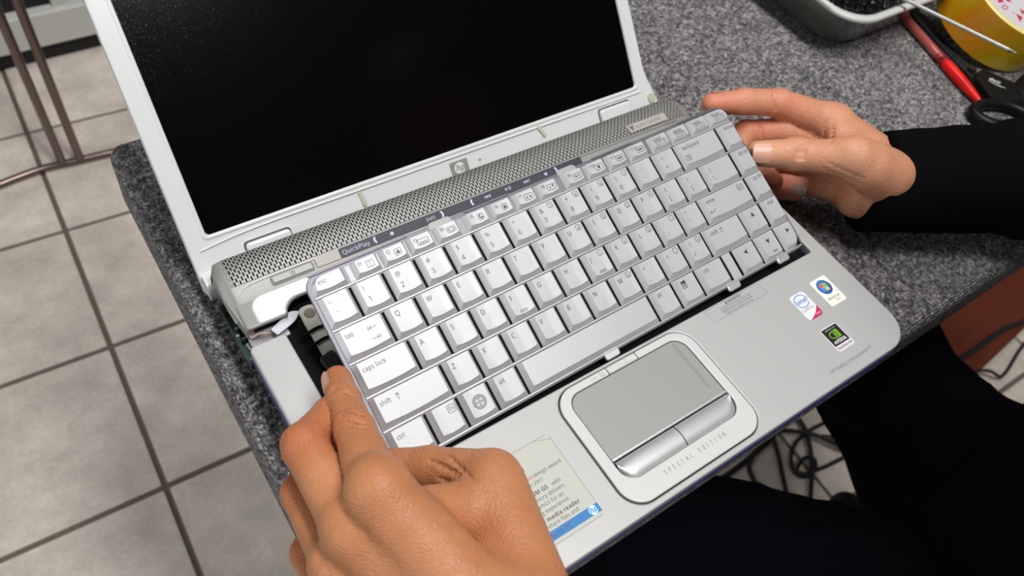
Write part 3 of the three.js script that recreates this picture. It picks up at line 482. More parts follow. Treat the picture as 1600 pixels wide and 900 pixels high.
            case 'tabr': S(2.2, -1.2, 2.2, 1.2); S(-2.4, 0, 1.5, 0); S(0.6, -0.8, 1.5, 0, 0.6, 0.8); break;
            case 'ret': S(2, -1.1, 2, 0.2, -1.8, 0.2); S(-0.8, -0.7, -1.8, 0.2, -0.8, 1.1); break;
            case 'retbox': B(-2.2, -1.7, 4.6, 3.6); S(1.4, -0.8, 1.4, 0.3, -1.2, 0.3); S(-0.4, -0.5, -1.3, 0.3, -0.4, 1.1); break;
            case 'up': S(0, 1.8, 0, -1.6); S(-1.2, -0.4, 0, -1.6, 1.2, -0.4); break;
            case 'aup': F(0, -2, 1.7, 1.6, 0, 0.7, -1.7, 1.6); break; case 'adn': F(0, 2, 1.7, -1.6, 0, -0.7, -1.7, -1.6); break;
            case 'alf': F(-2, 0, 1.6, -1.7, 0.7, 0, 1.6, 1.7); break; case 'art': F(2, 0, -1.6, -1.7, -0.7, 0, -1.6, 1.7); break;
            case 'dash': B(-2, -0.3, 3.6, 0.6, 0.3); break;
            case 'menu': g.lineWidth = 0.45; B(-1.5, -2.1, 3, 4.2, 0.3); g.fillRect(-1.5, -2.1, 3, 1.2); S(-0.7, 0, 0.8, 0); S(-0.7, 0.9, 0.8, 0.9); g.fillRect(0.7, -2.6, 1.2, 2.2); break;
            case 'win': g.fillStyle = '#a9a8a6'; g.strokeStyle = '#6e6d70'; g.lineWidth = 0.4; g.beginPath(); g.arc(0, 0, 3.7, 0, 7); g.fill(); g.stroke(); g.fillStyle = '#d8d8d6'; for (const [x, y] of [[-2.1, -1.9], [0.25, -2.0], [-2.2, 0.3], [0.15, 0.4]]) { g.beginPath(); g.roundRect(x, y, 2, 1.9, 0.7); g.fill(); g.lineWidth = 0.2; g.stroke(); } break;
          }
          g.restore();
        }
      }
      g.restore();
    }
    // a few specks of dirt
    const r = rng(40); g.fillStyle = '#77757888'; for (let i = 0; i < 70; i++) { g.beginPath(); g.arc(r() * 304, r() * 106 - 11, 0.12 + r() * 0.2, 0, 7); g.fill(); }
  });
  const keyMat = phys(lin(0.60, 0.60, 0.61), 0.46, 0.22, { map: atlas });
  // one moulded key: skirt, sloping sides, rounded shoulder and a dished top
  const outline = (x0, z0, x1, z1, r) => {
    const pts = [], arc = (cx, cz, rr, a0) => { for (let i = 0; i <= 3; i++) { const a = a0 + i / 3 * Math.PI / 2; pts.push([cx + rr * Math.cos(a), cz + rr * Math.sin(a)]); } };
    const seg = (ax, az, bx, bz) => { for (let i = 1; i < 6; i++) pts.push([ax + (bx - ax) * i / 6, az + (bz - az) * i / 6]); };
    arc(x0 + r[0], z0 + r[0], r[0], Math.PI); seg(x0 + r[0], z0, x1 - r[1], z0); arc(x1 - r[1], z0 + r[1], r[1], -Math.PI / 2); seg(x1, z0 + r[1], x1, z1 - r[2]);
    arc(x1 - r[2], z1 - r[2], r[2], 0); seg(x1 - r[2], z1, x0 + r[3], z1); arc(x0 + r[3], z1 - r[3], r[3], Math.PI / 2); seg(x0, z1 - r[3], x0, z0 + r[0]); return pts;
  };
  function keyGeo(k) {
    const r = k.r ?? [0.7, 0.7, 0.7, 0.7], { x, z, w, d } = k, Hh = k.flat ? 0.9 : 3.1, small = d < 12;
    const il = k.flat ? 0.3 : 2.7, ir = k.flat ? 0.3 : 1.9, it = k.flat ? 0.3 : 0.55, ib = k.flat ? 0.3 : small ? 2.6 : 3.0, wide = w > 60;
    const dish = k.flat ? 0 : wide ? -0.35 : 0.2, cx = x + (w + il - ir) / 2, hw = (w - il - ir) / 2;
    const hAt = (px) => Hh - dish * (1 - Math.min(1, ((px - cx) / hw) ** 2));
    const rings = [];
    const base = outline(x, z, x + w, z + d, r).map(([a, b]) => [a, -0.9, b]), base1 = base.map(([a, , b]) => [a, 0.5, b]);
    const sh = outline(x + il - 0.28, z + it - 0.2, x + w - ir + 0.28, z + d - ib + 0.28, r.map((q) => Math.max(0.35, q - 1.6))).map(([a, b]) => [a, hAt(a) - 0.22, b]);
    const tp = outline(x + il, z + it, x + w - ir, z + d - ib, r.map((q) => Math.max(0.25, q - 1.9))).map(([a, b]) => [a, hAt(a), b]);
    const bow = k.flat || wide ? 0 : Math.min(0.75, w * 0.04), zf = z + d - ib - 1.2; // the front edge of the top is a shallow arc
    for (const R of [sh, tp]) for (const q of R) if (q[2] > zf) q[2] += bow * (1 - Math.min(1, ((q[0] - cx) / hw) ** 2));
    const pos = [], uv = [], idx = [];
    const push = (p) => { pos.push(p[0] * mm, p[1] * mm, p[2] * mm); uv.push((p[0] + 1) / 306, 1 - (p[2] + 13) / 110); return pos.length / 3 - 1; };
    const strip = (A, B) => { const n = A.length, a = A.map(push), b = B.map(push); for (let i = 0; i < n; i++) { const j = (i + 1) % n; idx.push(a[i], b[i], a[j], a[j], b[i], b[j]); } };
    strip(base, base1); strip(base1, sh); strip(sh, tp);
    const cz = z + (d + it - ib) / 2; let prev = tp;
    const ringsT = [tp, ...[0.62, 0.25].map((s) => tp.map(([a, , b]) => { const q = cx + (a - cx) * s; return [q, hAt(q), cz + (b - cz) * s]; }))].map((R) => R.map(push));
    for (let q = 0; q < 2; q++) { const a = ringsT[q], b = ringsT[q + 1], n = a.length; for (let i = 0; i < n; i++) { const j = (i + 1) % n; idx.push(a[i], b[i], a[j], a[j], b[i], b[j]); } }
    const c = push([cx, hAt(cx), cz]), l = ringsT[2]; for (let i = 0; i < l.length; i++) idx.push(l[i], c, l[(i + 1) % l.length]);
    const g = new THREE.BufferGeometry(); g.setAttribute('position', new THREE.Float32BufferAttribute(pos, 3)); g.setAttribute('uv', new THREE.Float32BufferAttribute(uv, 2)); g.setIndex(idx);
    // keep outside faces outwards
    g.computeVertexNormals(); const ny = g.attributes.normal.getY(c); if (ny < 0) { for (let i = 0; i < idx.length; i += 3) { const t = idx[i]; idx[i] = idx[i + 1]; idx[i + 1] = t; } g.setIndex(idx); g.computeVertexNormals(); }
    return toCreasedNormals(g, 0.5);
  }
  for (const k of keys) mesh('key', keyGeo(k), keyMat, kb);
}

// ------------------------------------------------------------------ things on the table
{
  // open food box used for screws
  const bx = thing('storage_box', 'smoky translucent plastic box with a pale rim, holding black screws', 'box', [0, 0, 0]);
  const smoke = phys(lin(0.085, 0.088, 0.075), 0.16, 0.0, { clearcoat: 1, clearcoatRoughness: 0.15 });
  const loops = [[-1, 34, 0.5], [2, 34, 3], [7, 34, 7], [18, 33, 11], [30, 31, 15], [40, 29, 18], [43, 29, 19]];
  const cx = 655, cz = -75, hx = 62, hz = 58; // half sizes at the base
  const ring = (y, rad, grow) => { const pts = [], X = hx + grow, Z = hz + grow; for (const [sx, sz, a0] of [[1, 1, 0], [-1, 1, 1], [-1, -1, 2], [1, -1, 3]]) for (let i = 0; i <= 8; i++) { const a = (a0 + i / 8) * Math.PI / 2; pts.push([cx + sx * (X - rad) + rad * Math.cos(a), y, cz + sz * (Z - rad) + rad * Math.sin(a)]); } return pts; };
  const loft = (rings, capFirst) => {
    const P = [], I = [], n = rings[0].length; rings.forEach((r) => r.forEach((p) => P.push(p[0] * mm, p[1] * mm, p[2] * mm)));
    for (let k = 0; k < rings.length - 1; k++) for (let i = 0; i < n; i++) { const j = (i + 1) % n, a = k * n; I.push(a + i, a + n + i, a + j, a + j, a + n + i, a + n + j); }
    if (capFirst) { const c = P.length / 3, r = rings[0]; P.push(r.reduce((s, p) => s + p[0], 0) / n * mm, r[0][1] * mm, r.reduce((s, p) => s + p[2], 0) / n * mm); for (let i = 0; i < n; i++) I.push(c, i, (i + 1) % n); }
    const g = new THREE.BufferGeometry(); g.setAttribute('position', new THREE.Float32BufferAttribute(P, 3)); g.setIndex(I); g.computeVertexNormals(); return g;
  };
  const outer = [[0.3, -4], [1, 0], [6, 4.5], [14, 8], [24, 13], [34, 18], [41, 22]].map(([y, gr]) => ring(y, 26 + gr * 0.3, gr));
  const innerR = [[41, 15], [36, 14], [24, 10], [12, 5], [3, 0]].map(([y, gr]) => ring(y, 24 + gr * 0.3, gr));
  smoke.side = THREE.DoubleSide;
  mesh('body', loft(outer, true), smoke, bx);
  mesh('lining', loft(innerR.reverse(), true), std(lin(0.05, 0.05, 0.05), 0.5, 0, { side: THREE.DoubleSide }), bx);
  mesh('rim', loft([ring(41, 32, 22.5), ring(43.5, 32, 23), ring(45, 32, 21.5), ring(45.2, 31, 18.5), ring(44, 30, 15.5), ring(41, 29, 14.6)]), phys(lin(0.55, 0.56, 0.53), 0.35, 0, { side: THREE.DoubleSide, clearcoat: 0.3 }), bx);
  // screws heaped inside
  const r = rng(77), one = merge(new THREE.CylinderGeometry(0.0017, 0.0017, 0.001, 8).translate(0, 0.003, 0), new THREE.CylinderGeometry(0.0008, 0.0006, 0.006, 6));
  const N = 900, im = new THREE.InstancedMesh(one, std(lin(0.05, 0.05, 0.055), 0.28, 0.8), N); im.name = numbered('screws'); im.castShadow = true; scene.add(im);
  const m4 = new THREE.Matrix4(), q = new THREE.Quaternion();
  for (let i = 0; i < N; i++) { const x = cx + (r() * 2 - 1) * 62, z = cz + (r() * 2 - 1) * 58, layer = i / N; q.set(r() - 0.5, r() - 0.5, r() - 0.5, r() - 0.5).normalize(); m4.compose(new THREE.Vector3(x * mm, (24 + layer * 10) * mm, z * mm), q, new THREE.Vector3(1, 1, 1)); im.setMatrixAt(i, m4); }
  tag(im, 'heap of small black screws filling the plastic box', 'screws', null, 'stuff');
  mesh('inner_floor', loft([ring(25, 26, 9.5), ring(23, 26, 9)], true), std(lin(0.015, 0.015, 0.015), 0.7), bx);
}
{
  // red ballpoint pen with its cap on, in a frame along its own length
  const A = new THREE.Vector3(707, 5.2, -22), B = new THREE.Vector3(666, 5.2, 105), L = A.distanceTo(B);
  const pen = thing('pen', 'red capped ballpoint pen lying beside the tape roll', 'pen', [A.x, A.y, A.z]);
  pen.quaternion.setFromUnitVectors(new THREE.Vector3(0, 1, 0), B.clone().sub(A).normalize());
  const red = phys(lin(0.75, 0.008, 0.006), 0.35), dark = phys(lin(0.30, 0.02, 0.018), 0.2);
  mesh('barrel', lathe([[0, 0], [3.9, 0.2], [4.1, 1], [4.1, L * 0.52], [3.9, L * 0.53]], 24), phys(lin(0.42, 0.09, 0.08), 0.15, 0, { clearcoat: 0.8 }), pen);
  mesh('cap', lathe([[3.6, L * 0.56], [4.9, L * 0.6], [5.3, L * 0.66], [5.2, L * 0.76], [4.4, L * 0.88], [3.0, L * 0.965], [2.0, L * 0.995], [0, L]], 24), red, pen);
  for (let i = 0; i < 6; i++) mesh('grip_ring', new THREE.TorusGeometry(0.0043, 0.0006, 6, 22).rotateX(Math.PI / 2).translate(0, (L * 0.5 + i * 2.1) * mm, 0), dark, pen);
  mesh('end_plug', lathe([[0, -2], [3.4, -1.8], [4.3, 0], [4.3, 4], [0, 4]], 20), red, pen);
  const clip = mesh('clip', box(-1.9, 2, 3.6, 1.9, 36, 5.8, 0.8), red, pen); clip.rotation.y = 1.1;
}
{
  // nearly used-up roll of yellow packing tape, leaning
  const t = thing('tape_roll', 'roll of yellow packing tape with printed white paper core', 'tape', [764, 36.5, 40]);
  t.quaternion.setFromUnitVectors(new THREE.Vector3(0, 1, 0), new THREE.Vector3(0, 0.968, 0.25).normalize());
  const yt = dataTex(512, 128, (u, v) => { const n = vnoise(u * 26, v * 7, 3, 26, 7) * 0.6 + vnoise(u * 80, v * 20, 5, 80, 20) * 0.4, o = Math.max(0, vnoise(u * 9, v * 2, 9, 9, 2) - 0.5) * 1.2; return [0.84 - 0.10 * (n - 0.5), 0.66 + 0.14 * (n - 0.5) - 0.16 * o, 0.03 + 0.04 * n]; }, true);
  mesh('tape', lathe([[49, -21.6], [56.4, -22], [57, -21.4], [57, 21.4], [56.4, 22], [49, 21.6]], 72), phys(0xffffff, 0.28, 0, { map: yt, clearcoat: 0.5, clearcoatRoughness: 0.2 }), t);
  const core = canvasTex(512, 512, (g, w, h) => {
    g.fillStyle = '#c4bec1'; g.fillRect(0, 0, w, h); g.fillStyle = '#b3203a'; g.strokeStyle = '#b3203a';
    for (let i = 0; i < 10; i++) { g.save(); g.translate(256, 256); g.rotate(i * Math.PI / 5 + 0.35); g.translate(0, 190); g.beginPath(); g.moveTo(-4, -22); g.lineTo(32, -22); g.lineTo(8, 20); g.fill(); g.lineWidth = 5; g.beginPath(); g.ellipse(-26, 0, 9, 19, 0, 0, 7); g.stroke(); g.beginPath(); g.arc(44, -16, 6, 0, 7); g.lineWidth = 2; g.stroke(); g.beginPath(); g.moveTo(-20, -66); g.lineTo(14, -70); g.lineTo(0, -40); g.fill(); g.restore(); }
  });
  const dg = lathe([[52.5, 20.4], [52.5, 21.9], [0.1, 21.9]], 72); planUV(dg, 1000 / 106, 1000 / 106, -0.053, -0.053);
  mesh('paper_disc', dg, std(0xffffff, 0.7, 0, { map: core, side: THREE.DoubleSide }), t);
  mesh('tape_edge', lathe([[51.8, 21.6], [52.4, 22.9], [56.2, 22.8], [56.9, 21.4]], 72), phys(lin(0.75, 0.62, 0.25), 0.3), t);
}
{
  // screwdriver across the box rim and the tape
  const a = [640, 52.5, 2], b = [668, 56.5, 101], d = new THREE.Vector3(b[0] - a[0], b[1] - a[1], b[2] - a[2]).normalize();
  const at = (s) => [a[0] + d.x * s, a[1] + d.y * s, a[2] + d.z * s];
  const sd = thing('screwdriver', 'steel screwdriver with orange handle resting across box rim and tape', 'screwdriver');
  mesh('shaft', rod(at(-14), at(96), 1.7, 1.7, 16), std(lin(0.45, 0.43, 0.40), 0.42, 0.6), sd);
  mesh('tip', rod(at(95.8), at(103), 1.75, 0.6, 8), std(lin(0.25, 0.23, 0.22), 0.35, 0.8), sd);
  mesh('ferrule', rod(at(-20), at(-10), 3.2, 2.4, 16), std(lin(0.75, 0.7, 0.62), 0.4), sd);
  mesh('handle', merge(rod(at(-28), at(-19), 7, 4.2, 12), rod(at(-96), at(-28), 8.5, 7.2, 8)), phys(lin(0.85, 0.3, 0.02), 0.35), sd);
}
{
  // scissors: two pivoted halves, one loop towards the sleeve
  const s = thing('scissors', 'black handled scissors half under the tape roll', 'scissors');
  const blk = phys(lin(0.006, 0.006, 0.007), 0.4, 0, { specularIntensity: 0.4 }), steel = std(lin(0.05, 0.05, 0.055), 0.35, 0.7);  // blade steel nearly black: the shade by the tape is in its colour
  const loop = (cx, cz, rx, rz, turn) => { const pts = []; for (let i = 0; i < 24; i++) { const t = i / 24 * Math.PI * 2, x = Math.cos(t) * rx, z = Math.sin(t) * rz; pts.push([cx + x * Math.cos(turn) - z * Math.sin(turn), 6.5, cz + x * Math.sin(turn) + z * Math.cos(turn)]); } return tube(pts, 5.2, 12, true, 4); };
  mesh('handle', merge(loop(668, 125, 27, 15, 0.45), lay(poly([[688, 78, 6], [706, 76, 5], [716, 112, 6], [704, 128, 5], [690, 120, 6], [672, 112, 4]]), 11.5, 9, 2, 6, 3)), blk, s);
  mesh('handle', merge(loop(737, 118, 24, 13, -0.3), lay(poly([[694, 78, 5], [708, 74, 5], [724, 104, 6], [716, 114, 4]]), 9, 7, 2, 6, 3)), blk, s);
  mesh('blade', lay(poly([[690, 82, 2], [704, 78, 2], [722, 0, 1], [728, -38, 0.5], [716, -10, 3]]), 5.2, 1.6, 0.4), steel, s);
  mesh('blade', lay(poly([[694, 80, 2], [706, 80, 2], [714, 4, 3], [712, -34, 0.5], [704, -6, 1]]), 3.4, 1.6, 0.4), steel, s);
  mesh('pivot', new THREE.CylinderGeometry(0.004, 0.004, 0.004, 20).translate(0.7, 0.0065, 0.07), steel, s);
  ink('maker_print', 686, 92, 712, 104, 11.62, 512, 236, (g) => { g.font = 'italic bold 118px sans-serif'; g.fillText('deli', 60, 130); g.fillRect(70, 168, 330, 14); g.fillRect(130, 200, 200, 8); }, s, lin(0.6, 0.6, 0.6), -1.15);
}
{
  const p = thing('pliers', 'tool with dark red grips lying beside the yellow tape roll', 'pliers');
  const red = phys(lin(0.16, 0.005, 0.006), 0.45);
  mesh('grip', tube([[792, 8, 96], [815, 8, 104], [850, 8, 100], [884, 8, 90]], 7.2, 12), red, p);
  mesh('grip', tube([[796, 8, 70], [820, 8, 60], [852, 8, 66], [884, 8, 78]], 7.2, 12), red, p);
  mesh('jaw', merge(box(880, 3, 74, 930, 13, 94, 2), rod([884, 8, 84], [940, 8, 84], 8, 4, 10)), std(lin(0.1, 0.1, 0.1), 0.4, 0.8), p);
}

// ------------------------------------------------------------------ on the floor
{
  const Y = FLOOR * 1000;
  const cordMat = std(lin(0.012, 0.012, 0.013), 0.6);
  const cord = (label, pts, y, r) => tag(mesh('cable', tube(pts.map(([x, z, h]) => [x, y + (h ?? 0), z]), r, 8, false, 8), cordMat), label, 'cable');
  cord('black cable running straight from the laptop front past the knot of loops', [[840, 92], [861, 113], [865, 140], [865, 165], [856, 186], [836, 214], [808, 241], [774, 269], [740, 296]], Y + 12, 4);
  cord('thick black cable slanting along beneath the front edge of the laptop', [[600, 165], [673, 165], [697, 165], [746, 162], [805, 155], [848, 139], [930, 118]], Y + 4, 4.6);
  cord('black cable crossing nearest the dark knee, left of the knot', [[822, 118], [812, 135], [801, 151], [783, 184], [759, 219], [744, 241], [715, 275]], Y + 12, 4.2);
  const plug = thing('power_cable', 'black power cable arching to a thick moulded plug beside the right knee', 'cable');
  mesh('cord', tube([[715, Y + 4, 200], [725, Y + 4, 175], [746, Y + 14, 162], [783, Y + 25, 151], [813, Y + 25, 159], [842, Y + 25, 179], [862, Y + 24, 197], [874, Y + 24, 210]], 4, 8, false, 8), cordMat, plug);
  mesh('plug', merge(rod([868, Y + 24, 203], [890, Y + 26, 228], 5, 11, 12), rod([889, Y + 26, 227], [925, Y + 26, 262], 12, 12, 8)), cordMat, plug);
  cord('black cable knotted into loops on the tiles', [[990, 214], [942, 195], [909, 186], [867, 182], [832, 185], [804, 198], [789, 217], [790, 232], [804, 240], [826, 236], [836, 223], [827, 215], [804, 216, 9], [786, 223, 9], [793, 234, 9], [817, 240, 9], [852, 245], [892, 250], [940, 258]], Y + 8, 3.4);
  cord('short black cable end over the red packet', [[940, 108], [955, 124], [957, 143], [965, 163], [969, 187], [960, 215]], Y + 18, 3.6);
  cord('black cable lying across the brown board, upper of the two', [[1080, 238], [1142, 227], [1220, 231], [1285, 234], [1392, 235], [1459, 246], [1560, 262]], Y + 23, 5.2);
  cord('thin black cable curving from the brown board onto the tiles', [[1130, 254, 1], [1206, 250, 1], [1233, 261, 1], [1261, 269, 0], [1280, 281, 0], [1296, 297, -9], [1312, 300, -18], [1335, 298, -19], [1402, 283, -19], [1446, 276, -19], [1485, 270, -19]], Y + 22.4, 3.2);
  const board = mesh('wooden_board', box(0, 0, -430, 900, 18, 0, 1.5), std(0xffffff, 0.5, 0, { map: dataTex(256, 256, (u, v) => { const n = vnoise(u * 4, v * 60, 3, 4, 60) * 0.5 + vnoise(u * 14, v * 120, 7, 14, 120) * 0.3; return [0.34 + n * 0.12, 0.14 + n * 0.06, 0.07 + n * 0.04]; }, true, 1.6, 1.6) }));
  planUV(board.geometry); board.position.set(1.02, FLOOR + 0.0006, 0.288); board.rotation.y = 0.075;
  tag(board, 'reddish brown wooden board lying flat on the tiles under two cables', 'board');
  const rp = lay(poly([[930, 132, 2], [966, 171, 2], [1030, 150, 2], [1005, 108, 2]]), Y + 9, 8, 2);
  tag(mesh('packet', rp, std(0xffffff, 0.4, 0, { map: canvasTex(128, 128, (g, w, h) => { g.fillStyle = '#c21d28'; g.fillRect(0, 0, w, h); const r = rng(3); for (let i = 0; i < 240; i++) { g.fillStyle = r() > 0.5 ? '#e46a6e' : '#9d1019'; g.fillRect(r() * w, r() * h, 2 + r() * 7, 1 + r() * 3); } }) })), 'crinkled red packet on the tiles under the laptop front edge', 'packet');
  planUV(rp, 14, 14);
}
// ------------------------------------------------------------------ behind the table: cabinet and rack
{
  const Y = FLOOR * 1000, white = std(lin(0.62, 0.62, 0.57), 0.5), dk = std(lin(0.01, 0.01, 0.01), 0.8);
  const c = thing('low_cabinet', 'pale low cabinet with an open dark shelf above its bottom rail', 'cabinet');
  c.rotation.y = 0.03;
  mesh('toe_kick_shade', box(-700, Y + 0.5, -1700, 900, Y + 38, -1262, 1), dk, c);  // black face set forward; its colour carries the shade of the toe-kick gap
  mesh('bottom_rail', box(-700, Y + 38, -1702, 900, Y + 112, -1250, 4), white, c);
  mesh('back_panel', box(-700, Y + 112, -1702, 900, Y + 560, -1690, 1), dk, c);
  for (const x of [-700, 118, 880]) mesh('side_panel', box(x, Y + 112, -1690, x + 22, Y + 560, -1262, 1), white, c);
  mesh('top', box(-700, Y + 560, -1702, 902, Y + 584, -1262, 2), white, c);
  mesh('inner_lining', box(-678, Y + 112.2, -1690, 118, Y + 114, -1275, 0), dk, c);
  const chrome = std(lin(0.20, 0.15, 0.135), 0.25, 0.85);
  const s = thing('tube_rack', 'dark chromed tube rack standing on the tiles before the pale cabinet', 'rack');
  mesh('post', rod([-22, Y + 14, -950], [-22, 300, -950], 7.5, 7.5, 16), chrome, s);
  mesh('post', rod([8, Y + 14, -946], [8, 300, -946], 7.5, 7.5, 16), chrome, s);
  mesh('runner', tube([[-330, Y + 7.5, -930], [-200, Y + 7.5, -934], [-60, Y + 7.5, -952], [0, Y + 7.5, -948], [150, Y + 7.5, -938], [260, Y + 7.5, -930]], 7, 10), chrome, s);
  mesh('crossbar', tube([[-330, 300, -940], [0, 304, -948], [260, 300, -940]], 7, 10), chrome, s);
}

// ------------------------------------------------------------------ the person: distance fields meshed as one skin
const V3 = (a) => new THREE.Vector3(...a);
function smin(a, b, k) { if (k <= 0) return Math.min(a, b); const h = Math.max(k - Math.abs(a - b), 0) / k; return Math.min(a, b) - h * h * k * 0.25; }
function smax(a, b, k) { return -smin(-a, -b, k); }
// tapered capsule [ax, ay, az, ra, bx, by, bz, rb]
function cap(a, ra, b, rb) { const d = [b[0] - a[0], b[1] - a[1], b[2] - a[2]]; return { a, d, ra, rb, dd: d[0] ** 2 + d[1] ** 2 + d[2] ** 2 + 1e-9 }; }
function dcap(c, x, y, z) {
  const px = x - c.a[0], py = y - c.a[1], pz = z - c.a[2]; let t = (px * c.d[0] + py * c.d[1] + pz * c.d[2]) / c.dd; t = t < 0 ? 0 : t > 1 ? 1 : t;
  const qx = px - c.d[0] * t, qy = py - c.d[1] * t, qz = pz - c.d[2] * t; return Math.sqrt(qx * qx + qy * qy + qz * qz) - (c.ra + (c.rb - c.ra) * t);
}
// naive surface nets over a box, skipping blocks far from the surface
function surfaceNets(f, lo, hi, cell) {
  const B = 4, n = [0, 1, 2].map((k) => Math.ceil((hi[k] - lo[k]) / cell / B) * B + 1), [nx, ny, nz] = n, val = new Float32Array(nx * ny * nz).fill(1e3), id = (i, j, k) => (k * ny + j) * nx + i;
  const reach = cell * B * 1.25;
  for (let k = 0; k < nz; k += B) for (let j = 0; j < ny; j += B) for (let i = 0; i < nx; i += B) {
    const c = f(lo[0] + (i + B / 2) * cell, lo[1] + (j + B / 2) * cell, lo[2] + (k + B / 2) * cell), far = Math.abs(c) > reach;
    for (let kk = k; kk < Math.min(k + B, nz); kk++) for (let jj = j; jj < Math.min(j + B, ny); jj++) for (let ii = i; ii < Math.min(i + B, nx); ii++) val[id(ii, jj, kk)] = far ? c : f(lo[0] + ii * cell, lo[1] + jj * cell, lo[2] + kk * cell);
  }
  const vid = new Int32Array(nx * ny * nz).fill(-1), P = [], I = [];
  for (let k = 0; k < nz - 1; k++) for (let j = 0; j < ny - 1; j++) for (let i = 0; i < nx - 1; i++) {
    let m = 0, sx = 0, sy = 0, sz = 0, c = 0; const v = [];
    for (let q = 0; q < 8; q++) { const d = val[id(i + (q & 1), j + ((q >> 1) & 1), k + (q >> 2))]; v.push(d); if (d < 0) m |= 1 << q; }
    if (m === 0 || m === 255) continue;
    for (let q = 0; q < 8; q++) for (let ax = 1; ax < 8; ax <<= 1) { if (q & ax) continue; const r = q | ax, a = v[q], b = v[r]; if ((a < 0) === (b < 0)) continue; const t = a / (a - b); sx += (q & 1) + (ax === 1 ? t : 0); sy += ((q >> 1) & 1) + (ax === 2 ? t : 0); sz += (q >> 2) + (ax === 4 ? t : 0); c++; }
    vid[id(i, j, k)] = P.length / 3; P.push(lo[0] + (i + sx / c) * cell, lo[1] + (j + sy / c) * cell, lo[2] + (k + sz / c) * cell);
  }
  const quad = (a, b, c, d, flip) => { if (a < 0 || b < 0 || c < 0 || d < 0) return; flip ? I.push(a, c, b, a, d, c) : I.push(a, b, c, a, c, d); };
  for (let k = 1; k < nz - 1; k++) for (let j = 1; j < ny - 1; j++) for (let i = 1; i < nx - 1; i++) {
    const a = val[id(i, j, k)] < 0;
    if (a !== val[id(i + 1, j, k)] < 0) quad(vid[id(i, j - 1, k - 1)], vid[id(i, j, k - 1)], vid[id(i, j, k)], vid[id(i, j - 1, k)], !a);
    if (a !== val[id(i, j + 1, k)] < 0) quad(vid[id(i - 1, j, k - 1)], vid[id(i - 1, j, k)], vid[id(i, j, k)], vid[id(i, j, k - 1)], !a);
    if (a !== val[id(i, j, k + 1)] < 0) quad(vid[id(i - 1, j - 1, k)], vid[id(i, j - 1, k)], vid[id(i, j, k)], vid[id(i - 1, j, k)], !a);
  }
  // project onto the surface once and take normals from the field
  const N = new Float32Array(P.length), e = cell * 0.3;
  for (let q = 0; q < P.length; q += 3) {
    for (let it = 0; it < 2; it++) {
      const [x, y, z] = [P[q], P[q + 1], P[q + 2]]; let gx = f(x + e, y, z) - f(x - e, y, z), gy = f(x, y + e, z) - f(x, y - e, z), gz = f(x, y, z + e) - f(x, y, z - e); const L = Math.hypot(gx, gy, gz) || 1; gx /= L; gy /= L; gz /= L;
      if (!it) { const d = Math.max(-cell * 0.5, Math.min(cell * 0.5, f(x, y, z))); P[q] -= gx * d; P[q + 1] -= gy * d; P[q + 2] -= gz * d; } else { N[q] = gx; N[q + 1] = gy; N[q + 2] = gz; }
    }
  }
  const g = new THREE.BufferGeometry(); g.setAttribute('position', new THREE.Float32BufferAttribute(P.map((v) => v * mm), 3)); g.setAttribute('normal', new THREE.BufferAttribute(N, 3)); g.setIndex(I);
  return g;
}
const bounds = (caps, pad) => { const lo = [1e9, 1e9, 1e9], hi = [-1e9, -1e9, -1e9]; for (const c of caps) for (let k = 0; k < 3; k++) { const r = Math.max(c.ra, c.rb) + pad; lo[k] = Math.min(lo[k], c.a[k] - r, c.a[k] + c.d[k] - r); hi[k] = Math.max(hi[k], c.a[k] + r, c.a[k] + c.d[k] + r); } return [lo, hi]; };
const lerp3 = (a, b, t) => a.map((v, i) => v + (b[i] - v) * t);
const sub = (a, b) => a.map((v, i) => v - b[i]), dot = (a, b) => a[0] * b[0] + a[1] * b[1] + a[2] * b[2], norm = (a) => { const l = Math.hypot(...a); return a.map((v) => v / l); };
const cross = (a, b) => [a[1] * b[2] - a[2] * b[1], a[2] * b[0] - a[0] * b[2], a[0] * b[1] - a[1] * b[0]], along = (a, d, s) => a.map((v, i) => v + d[i] * s);

